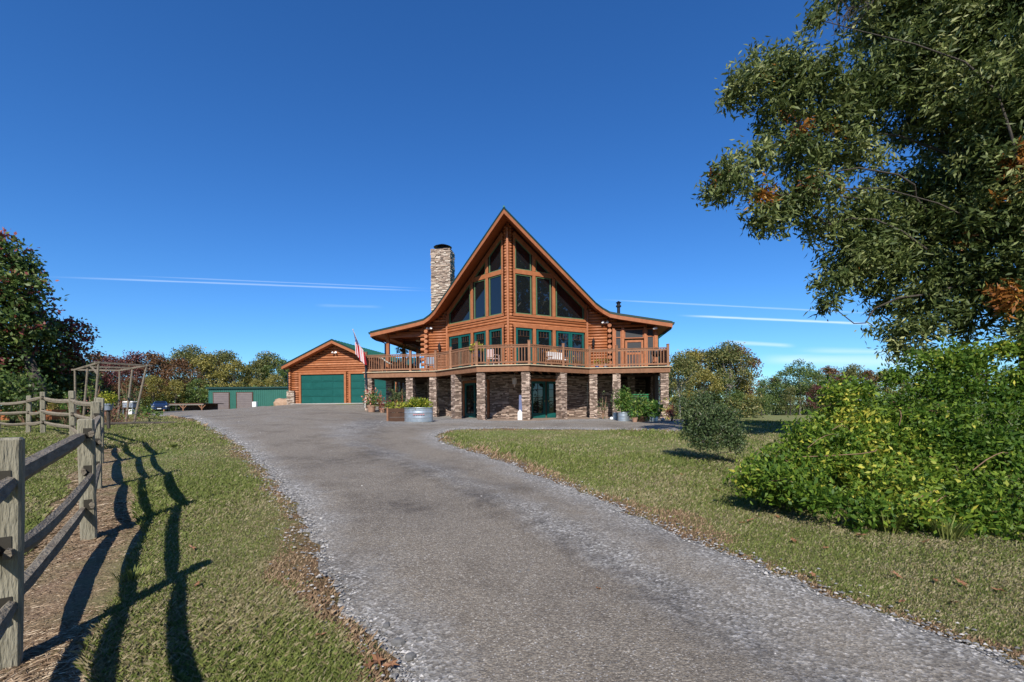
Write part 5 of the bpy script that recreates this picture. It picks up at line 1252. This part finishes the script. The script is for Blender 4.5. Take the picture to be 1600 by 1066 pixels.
# ------------------------------------------------------------ trees
def limb_tubes(mb, base, tips, r0, rg, bend=.12, n=6):
    for tp in tips:
        a = Vector(base); b = Vector(tp); m_ = 9; L_ = (b-a).length; pts_ = []
        v1 = Vector((rg.gauss(0, 1), rg.gauss(0, 1), rg.gauss(.3, .7)))*L_*bend*.45; v2 = Vector((rg.gauss(0, 1), rg.gauss(0, 1), rg.gauss(0, .7)))*L_*bend*.22; v3 = Vector((rg.gauss(0, 1), rg.gauss(0, 1), rg.gauss(0, .7)))*L_*bend*.1
        for k in range(m_+1):
            t_ = k/m_; pts_.append(a.lerp(b, t_)+v1*math.sin(math.pi*t_)+v2*math.sin(2*math.pi*t_)+v3*math.sin(4*math.pi*t_))
        mb.tube(pts_, [r0*(1-.88*k/m_)+.004 for k in range(m_+1)], n, cap=False)
def far_tree_mesh(seed, n, lm, h=12., wr=.36, trunk=M_bark, base=.2, leaf=.42, pine=False):
    g = np.random.default_rng(seed); rg = random.Random(seed); cl = []
    m_ = 30
    for k in range(m_):
        f = g.random()**.8; z = h*(base+(1-base)*f*.93); rad = h*wr*math.sin(math.pi*(.18+.78*f))**.8; a_ = g.uniform(0, 6.28); q = rad*math.sqrt(g.uniform(.1, 1))
        cl.append((q*math.cos(a_), q*math.sin(a_), z, h*.085*g.uniform(.7, 1.4)))
    mb = MB(); mb.tube([(0, 0, -.4), (h*.01, 0, h*.3), (-h*.01, h*.01, h*.6), (0, 0, h*.9)], [h*.018, h*.014, h*.009, .02], 8)
    limb_tubes(mb, (0, 0, h*.38), [c[:3] for c in cl[::2]], h*.006, rg, n=4); tr = mb.build('trunk', trunk)
    P = []; 
    for c in cl:
        k = int(n/m_); d_ = unit(g.normal(size=(k, 3)))*g.random((k, 1))**.45; P.append(np.array(c[:3])+d_*np.array([1.25, 1.25, .85])*c[3]*1.25)
    P = np.concatenate(P); q = leaves(P, g.normal(size=P.shape)+[0, 0, -.1], leaf*g.uniform(.5, 1.2, len(P)), leaf*.5, g)
    shade = g.random(len(P)); cr = poly_mesh('crown', q.reshape(-1, 3), 4, shade, lm); cr['kind'] = 'stuff'
    d = (tr.data, cr.data); bpy.data.objects.remove(tr); bpy.data.objects.remove(cr); return d
FT = [[far_tree_mesh(100+i*7+j, 4200, L_far[i], trunk=(M_barkp, M_bark)[j], wr=(.30, .36)[j], base=(.3, .18)[j]) for j in range(2)] for i in range(5)]
FN = ['olive green', 'mid green', 'rusty orange brown', 'golden green', 'dull maroon']
FC = {}
def far_tree(px, ytop, Y, kind, var, label=None, group=None, wide=1.0):
    X = (px-800)*Y/FPX; z = g1(X, Y) if Y < 240 else g1(X, 240); ht = at(px, ytop, Y).z-z
    t = empty('tree', (X, Y, z), random.uniform(0, 6), label, 'tree', group); s = ht/12.
    tr, cr = FT[kind][var]; o = inst('trunk', tr, (0, 0, 0), parent=t); c = inst('crown', cr, (0, 0, 0), parent=t); tag(c, kind='stuff'); t.scale = (s*wide, s*wide, s)
    return t
gL = 'autumn trees along the far left edge of the yard'; gR = 'trees lining the far right field'
LT = [(150, 552, 95, 2, 0), (170, 556, 88, 4, 1), (192, 560, 96, 2, 1), (213, 553, 90, 4, 0), (236, 550, 92, 2, 0), (258, 562, 97, 0, 1), (278, 560, 90, 2, 1), (300, 543, 98, 0, 0), (318, 552, 94, 3, 0), (334, 556, 100, 2, 0), (350, 548, 96, 0, 1), (368, 560, 90, 3, 1), (386, 568, 98, 1, 1), (402, 566, 94, 0, 0), (420, 553, 97, 0, 0), (438, 560, 95, 1, 0), (456, 566, 98, 3, 0), (135, 560, 84, 1, 1), (240, 585, 84, 3, 1), (275, 592, 86, 3, 1), (205, 590, 82, 2, 1), (310, 590, 88, 1, 1), (355, 585, 92, 0, 1), (400, 592, 90, 3, 1), (430, 585, 90, 3, 0), (480, 570, 99, 1, 0), (110, 555, 80, 0, 0), (80, 545, 76, 1, 1)]
ORD = ['', 'second ', 'third ', 'fourth ', 'fifth ']; seen = {}
def place_label(px, kind, marks, tail):
    m = next(t for lim, t in marks if px < lim); key = (kind, m); n = seen.get(key, 0); seen[key] = n+1
    return (ORD[n]+FN[kind]+' tree '+m+tail).strip()
for i, (px, yt, Y, k, v) in enumerate(LT):
    far_tree(px, yt, Y, k, v, place_label(px, k, [(145, 'left of the pergola in the wood'), (232, 'seen through the pergola frame'), (262, 'above the parked blue car'), (326, 'above the low brown shed'), (365, 'above the left roller door of the green shed'), (400, 'above the right roller door of the green shed'), (500, 'between the green shed doors and the garage')], ''), gL)
RT = [(1062, 556, 72, 0, 0, 'dense olive tree directly beside the right end of the house'), (1078, 548, 92, 3, 0, None), (1093, 548, 98, 2, 1, None), (1112, 546, 92, 0, 1, None), (1140, 538, 90, 0, 0, 'tallest olive tree of the right tree line with pale forked trunk'), (1158, 541, 94, 2, 0, 'rust topped tree beside the tallest tree of the right tree line'), (1100, 575, 86, 3, 1, None), (1135, 590, 88, 1, 1, None), (1165, 585, 92, 3, 1, None), (1195, 592, 125, 1, 0, None), (1212, 590, 128, 2, 1, None), (1228, 575, 120, 1, 1, None), (1250, 562, 118, 1, 0, 'round topped green tree in the middle of the right tree line'), (1270, 575, 124, 1, 1, None), (1292, 573, 128, 2, 0, None), (1312, 585, 130, 4, 1, None), (1335, 572, 130, 0, 0, None), (1355, 578, 128, 2, 1, None), (1385, 575, 126, 3, 1, None), (1410, 578, 130, 0, 1, None), (1190, 605, 112, 1, 1, None), (1235, 605, 112, 0, 1, None), (1280, 600, 113, 4, 1, None), (1330, 600, 115, 2, 1, None), (1440, 580, 120, 0, 1, None), (1480, 575, 120, 1, 0, None), (1530, 575, 122, 2, 0, None), (1580, 570, 120, 1, 0, None), (1045, 575, 100, 1, 1, None)]
for (px, yt, Y, k, v, lb) in RT: far_tree(px, yt, Y, k, v, lb or place_label(px, k, [(1190, 'in the near clump right of the house'), (1240, 'in the far line just past the near clump'), (1300, 'in the far line around the round green tree'), (1380, 'in the far line left of the big bush'), (1700, 'behind the big bush and oak')], ''), None if lb else gR)
# trees behind the camera, which the windows mirror
for i in range(16):
    X = -62+i*8.5; far = FT[(0, 1, 2, 1, 3)[i % 5]][i % 2]; Y = -44-(i*37 % 11); z = g1(X, Y); t = empty('tree', (X, Y, z), i, 'tree across the road behind the photographer', 'tree', 'trees behind the photographer'); s = (1.7+.6*((i*13) % 7)/7)
    inst('trunk', far[0], (0, 0, 0), parent=t); tag(inst('crown', far[1], (0, 0, 0), parent=t), kind='stuff'); t.scale = (s, s, s)
for i in range(9):
    X = 26+(i*17 % 9)*3.; Y = -34+i*5.0; far = FT[(0, 1, 2, 1)[i % 4]][1]; t = empty('tree', (X, Y, g1(X, Y)), i, 'tree at the right of the yard outside the picture', 'tree', 'trees right of the yard')
    inst('trunk', far[0], (0, 0, 0), parent=t); tag(inst('crown', far[1], (0, 0, 0), parent=t), kind='stuff'); t.scale = (1.9, 1.9, 1.9)
for i in range(11):
    Y = 0+i*3.2; X = -(Y*1.0+24+(i*5 % 4)*3.5) if Y < 22 else -(Y*1.3+9+(i*5 % 3)*3); far = FT[(1, 0, 1, 3)[i % 4]][i % 2]; t = empty('tree', (X, Y, g1(X, Y)), i, 'tall tree of the wood just outside the left edge of the picture', 'tree', 'trees left of the yard')
    inst('trunk', far[0], (0, 0, 0), parent=t); tag(inst('crown', far[1], (0, 0, 0), parent=t), kind='stuff'); t.scale = (1.2, 1.2, .95+.12*(i % 3))
# low wood band: understory
def understory(px0, px1, Y, h, n, lm, label, nm='undergrowth'):
    X = np.linspace((px0-800)*Y/FPX, (px1-800)*Y/FPX, n); g = np.random.default_rng(int(px0)); P = np.stack([X+g.normal(size=n)*.5, Y+g.normal(size=n)*2.0, gz(X, np.full(n, Y))+h*g.random(n)**.9*(.6+.6*smoothnoise(X, X*0, 2.5, 3))], -1)
    q = leaves(P, g.normal(size=P.shape), .5*g.uniform(.6, 1.3, n), .28, g); tag(poly_mesh(nm, q.reshape(-1, 3), 4, g.random(n), lm), label, 'undergrowth', kind='stuff')
understory(60, 470, 90, 4.6, 15000, L_far[1], 'dense green undergrowth below the left woods'); understory(1045, 1180, 90, 4.5, 6000, L_far[0], 'dense undergrowth beside the house corner'); understory(1150, 1620, 121, 5.0, 13000, L_far[1], 'dense hedge of undergrowth along the far field'); understory(60, 470, 104, 6, 12000, L_dark, 'leaves coloured dark as the shaded wood interior behind the left trees'); understory(1045, 1620, 134, 6.5, 14000, L_dark, 'leaves coloured dark as the shaded wood interior behind the right tree line')  # last two bands: wood shade put into the dark leaf colour

def blob_tree(nm, base, blobs, lm, leaf, per, spread, nsp, trunk_r, label, seed, bark=M_bark, droop=.35, wdf=.34, cat='tree', limbs=True, fork=None, rust=None, flat=.8, limb_r=.35, shrink=1., mixin=0.):
    """blobs: (px, py, Y, rpx) photograph outline turned into clumps at their own distance"""
    g = np.random.default_rng(seed); rg = random.Random(seed); t = empty(nm, base, 0, label, cat); B0 = Vector(base); P = []; tips = []; MI = []
    for bi, b in enumerate(blobs):
        c = at(b[0], b[1], b[2])-B0; r = b[3]*b[2]/FPX; vol = r**2
        k = max(6, int(nsp*vol*(b[4] if len(b) > 4 else 1))); d_ = unit(g.normal(size=(k, 3)))*(.15+.85*g.random((k, 1))**.5); p = np.array(c)+d_*r*shrink*np.array([1, 1.1, flat]); p += g.normal(size=p.shape)*r*.13
        P.append(p); tips.append((c, r)); MI += [1 if (rust and bi in rust) else 0]*k
    P = np.concatenate(P); MI = np.array(MI); lone = g.random(len(P)) < (.006 if rust else 0); MI[lone] = 1; MI[g.random(len(P)) < mixin] = 1
    tone = np.clip(smoothnoise(P[:, 0]*1.0, P[:, 2]+P[:, 1]*.5, .6, seed)*.5+g.random(len(P))*.35, 0, 1)
    q = sprays(P, per, spread, leaf, leaf*wdf, droop, g)
    cr = poly_mesh('crown', q.reshape(-1, 3), 4, np.clip(np.repeat(tone, per)+g.normal(size=len(q))*.16, 0, 1), lm if isinstance(lm, list) else [lm, L_oakrust], t, mi=np.repeat(MI, per)); cr['kind'] = 'stuff'
    if limbs:
        mb = MB(); fk = Vector(fork)-B0 if fork else Vector((0, 0, 1.5)); mb.tube([(0, 0, -.2), fk*.5+Vector((.05, 0, 0)), fk], [trunk_r*1.3, trunk_r, trunk_r*.8], 12)
        for (c, r) in tips:
            if rg.random() >= float(limbs): continue
            limb_tubes(mb, fk, [c], trunk_r*limb_r*random.uniform(.5, 1), rg, .25, 7)
            limb_tubes(mb, c, [c+Vector((rg.gauss(0, 1), rg.gauss(0, 1), rg.gauss(0, .8))).normalized()*r*.8 for _ in range(5)], trunk_r*.06, rg, .25, 4)
        mb.build('trunk', bark, t, smooth=True)
    return t
# the big oak on the right
OB = [(1140, 275, 10.5, 38), (1118, 300, 10.5, 22), (1165, 255, 10.6, 30), (1185, 300, 10.8, 20), (1165, 130, 10.8, 38), (1205, 105, 11, 40), (1250, 110, 11, 48), (1215, 160, 11, 45), (1150, 150, 10.8, 24), (1290, 130, 11.2, 50), (1260, 180, 11.2, 40, .6), (1205, 200, 11, 28, .5), (1210, 235, 11, 34, .6), (1250, 245, 11.2, 44), (1190, 335, 10.8, 24), (1205, 345, 10.8, 28), (1235, 320, 11, 38), (1270, 300, 11, 46), (1310, 215, 11.4, 52), (1345, 160, 11.5, 60), (1300, 350, 11.4, 42), (1340, 330, 11.5, 48), (1345, 250, 11.5, 44, .7),
      (1400, 110, 11.3, 75), (1460, 60, 11.2, 85), (1385, 30, 11.5, 60), (1530, 40, 10.6, 95), (1480, 150, 11, 80), (1560, 140, 10.2, 95), (1420, 190, 12, 45, .5), (1500, 240, 11.5, 70), (1580, 240, 10.2, 85), (1395, 300, 12, 52, .6), (1440, 310, 11.8, 52), (1330, 400, 11.4, 48), (1300, 440, 11.2, 30), (1295, 475, 11.2, 20), (1365, 420, 11.6, 55), (1350, 380, 11.6, 45), (1410, 380, 11.8, 60), (1470, 350, 11.4, 62), (1540, 330, 10.6, 80), (1590, 400, 10.2, 70), (1500, 430, 11, 60), (1430, 460, 11.5, 52), (1410, 520, 11.3, 36), (1465, 500, 11, 40), (1550, 470, 10.6, 55), (1590, 520, 10.4, 38, .6), (1520, 520, 10.8, 32, .6), (1395, 545, 11.4, 22, .7), (1430, 550, 11.2, 22, .6),
      (1283, 14, 10.9, 16), (1276, 30, 10.9, 10), (1640, 100, 10, 110), (1650, 300, 10, 110), (1660, 450, 10.2, 80), (1600, -60, 10.4, 120), (1450, -50, 11, 100), (1330, -40, 11.3, 60, .6),
      (1260, 295, 10.9, 14), (1192, 305, 10.7, 10), (1575, 465, 9.9, 26), (1590, 250, 9.8, 26), (1250, 205, 11, 10), (1530, 0, 13.5, 150, .3), (1560, 250, 13.5, 150, .3), (1480, 420, 13, 90, .4), (1700, 0, 11, 160, .25), (1750, 250, 11, 160, .25)]
RUST = {len(OB)-10, len(OB)-9, len(OB)-8, len(OB)-7, len(OB)-6}
bx, by = 13.6, 11.6
blob_tree('oak_tree', (bx, by, g1(bx, by)), OB, L_oak, .18, 25, .10, 112, .34, 'huge dark green oak overhanging the right side of the yard', 200, fork=(13.2, 11.6, 3.6), rust=RUST, droop=.45, wdf=.28, flat=.85, limb_r=.2, limbs=.3, shrink=.87)
# bare twigs at the top of the frame belong to the oak
mb = MB(); rg = random.Random(9)
for k in range(9):
    a = at(1345+rg.uniform(-10, 15), -10+rg.uniform(-10, 10), 11.2); b = at(1298+rg.uniform(0, 45), 30+rg.uniform(-5, 28), 11.1+rg.uniform(-.3, .3)); limb_tubes(mb, a, [b], .014, rg, .3, 4)
    c = a.lerp(b, .5); limb_tubes(mb, c, [c+Vector((rg.uniform(-.4, .1), rg.uniform(-.2, .2), rg.uniform(-.5, .0)))], .007, rg, .3, 4)
oak = bpy.data.objects['oak_tree']; o = mb.build('bare_twig', M_bark, oak); o.location = -Vector(oak.location)

# big yellow-green bush
BB = []
g = random.Random(12)
top = [(1196, 742, 5.9), (1216, 705, 6.2), (1250, 668, 6.5), (1288, 640, 6.8), (1322, 615, 7.0), (1358, 600, 7.2), (1405, 582, 7.3), (1450, 556, 7.3), (1500, 545, 7.2), (1560, 542, 7.0), (1620, 545, 6.8), (1690, 560, 6.4)]
bot = [(1212, 768, 5.5), (1236, 783, 5.3), (1262, 796, 5.2), (1290, 808, 5.1), (1330, 815, 5.0), (1370, 820, 4.95), (1415, 825, 4.9), (1460, 828, 4.8), (1510, 838, 4.7), (1560, 845, 4.6), (1620, 860, 4.5), (1700, 880, 4.4)]
for (a, b) in zip(top, bot):
    n = max(2, int((b[1]-a[1])/34))
    for k in range(n+1):
        t_ = k/n; px = a[0]+(b[0]-a[0])*t_+g.uniform(-10, 10); py = a[1]+(b[1]-a[1])*t_+g.uniform(-12, 12)+14*(1-t_)-12*t_; Y = a[2]+(b[2]-a[2])*t_**1.2+g.uniform(-.12, .12)
        BB.append((px, py, Y, g.choice((18, 25, 30, 38)), g.choice((.8, 1.1, 1.4))))
    BB.append(((a[0]+b[0])/2, (a[1]+b[1])/2, (a[2]+b[2])/2+.9, 60, .35))
bb = (5.6, 6.6); blob_tree('big_bush', (*bb, g1(*bb)), BB, [L_bush, L_bush], .078, 12, .05, 760, .05, 'sprawling yellow green bush filling the right side of the lawn', 300, bark=M_stem, cat='bush', droop=.0, wdf=.42, flat=.8, fork=(5.6, 6.5, .1), limb_r=.12, limbs=.1)
# arching stems on the bush surface
mb = MB(); bush = bpy.data.objects['big_bush']
for (p, q, Y, r) in [((1400, 805), (1470, 765), 4.95, .006), ((1440, 808), (1480, 775), 4.9, .006), ((1520, 735), (1575, 708), 5.0, .006), ((1405, 665), (1400, 642), 5.9, .005), ((1300, 672), (1330, 678), 5.8, .004), ((1262, 700), (1310, 680), 5.9, .004)]:
    a, b = at(*p, Y+.02), at(*q, Y+.12); c = a.lerp(b, .5)+Vector((0, -.05, .08)); o = MB().tube([a, a.lerp(c, .5)+Vector((0, -.02, .03)), c, c.lerp(b, .5)+Vector((0, -.01, .02)), b], [r, r*.9, r*.8, r*.6, r*.4], 6).build('arching_stem', M_stem, bush); o.location = -Vector(bush.location)
# small grey green tree on the lawn
SB = [(1078, 640, 9.6, 18), (1100, 632, 9.6, 20), (1090, 655, 9.5, 22), (1115, 650, 9.4, 22), (1135, 650, 9.3, 20), (1130, 672, 9.2, 22), (1108, 672, 9.3, 20), (1082, 675, 9.5, 18), (1148, 672, 9.1, 16), (1150, 692, 9.0, 13), (1085, 690, 9.5, 10), (1075, 658, 9.7, 14), (1138, 690, 9.0, 10), (1095, 618, 9.7, 12), (1068, 628, 9.7, 9), (1100, 692, 9.3, 14), (1120, 693, 9.1, 14), (1145, 680, 9.0, 16), (1155, 700, 8.9, 9), (1090, 672, 9.6, 16)]
x, y = onground(1144, 703)
blob_tree('small_tree', (x, y, g1(x, y)), SB, [L_grey, L_grey], .06, 10, .055, 1150, .025, 'small drooping grey green tree leaning on the lawn in front of the house corner', 310, bark=M_barkp, cat='tree', droop=.3, wdf=.4, fork=tuple(at(1122, 672, 9.3)), limb_r=.4)
# dark trees at the left edge
LB = [(-30, 440, 24, 60), (5, 400, 24, 36), (-5, 372, 24, 20), (25, 410, 24.5, 26), (50, 420, 24.5, 14), (20, 450, 24, 42), (40, 440, 24, 24), (10, 500, 24, 60), (-40, 520, 24, 70), (45, 490, 25, 28), (55, 520, 25, 34), (30, 560, 25, 55), (0, 600, 25, 55), (60, 580, 26, 45), (-30, 600, 24, 60), (80, 600, 27, 34)]
blob_tree('tall_tree', (-25.5, 25, g1(-25.5, 25)), LB, [L_far[1], L_red], .26, 9, .16, 60, .28, 'tall dark tree with some red leaves at the left edge of the photo', 320, rust={2}, mixin=.12, fork=(-26, 24.5, 3.5), wdf=.5)
RB = [(85, 520, 27, 26), (105, 515, 27, 24), (125, 520, 27, 16), (120, 545, 27, 24), (95, 545, 27, 30), (70, 505, 27, 20), (105, 570, 27, 28), (80, 570, 27, 26), (115, 600, 27, 22), (95, 625, 27, 22), (60, 620, 27, 26), (130, 590, 28, 14)]
blob_tree('maple_tree', (-25.8, 27.5, g1(-25.8, 27.5)), RB, [L_red, L_far[0]], .22, 9, .15, 60, .16, 'maroon leaved maple behind the rail fence, right of the tall dark tree', 330, rust={7, 8, 9, 10, 6}, mixin=.3, fork=(-25.8, 27.5, 2.6), wdf=.55)
GB = [(10, 600, 20, 30), (40, 605, 20, 26), (60, 612, 20.5, 18), (0, 625, 19.5, 26), (30, 628, 19.5, 22), (-20, 610, 19, 40)]
blob_tree('low_tree', (-22.0, 20, g1(-22, 20)), GB, [L_far[1], L_far[1]], .2, 9, .14, 60, .08, 'low spreading green tree behind the garden fence at the left edge', 340, fork=(-22, 20, .9), wdf=.45)
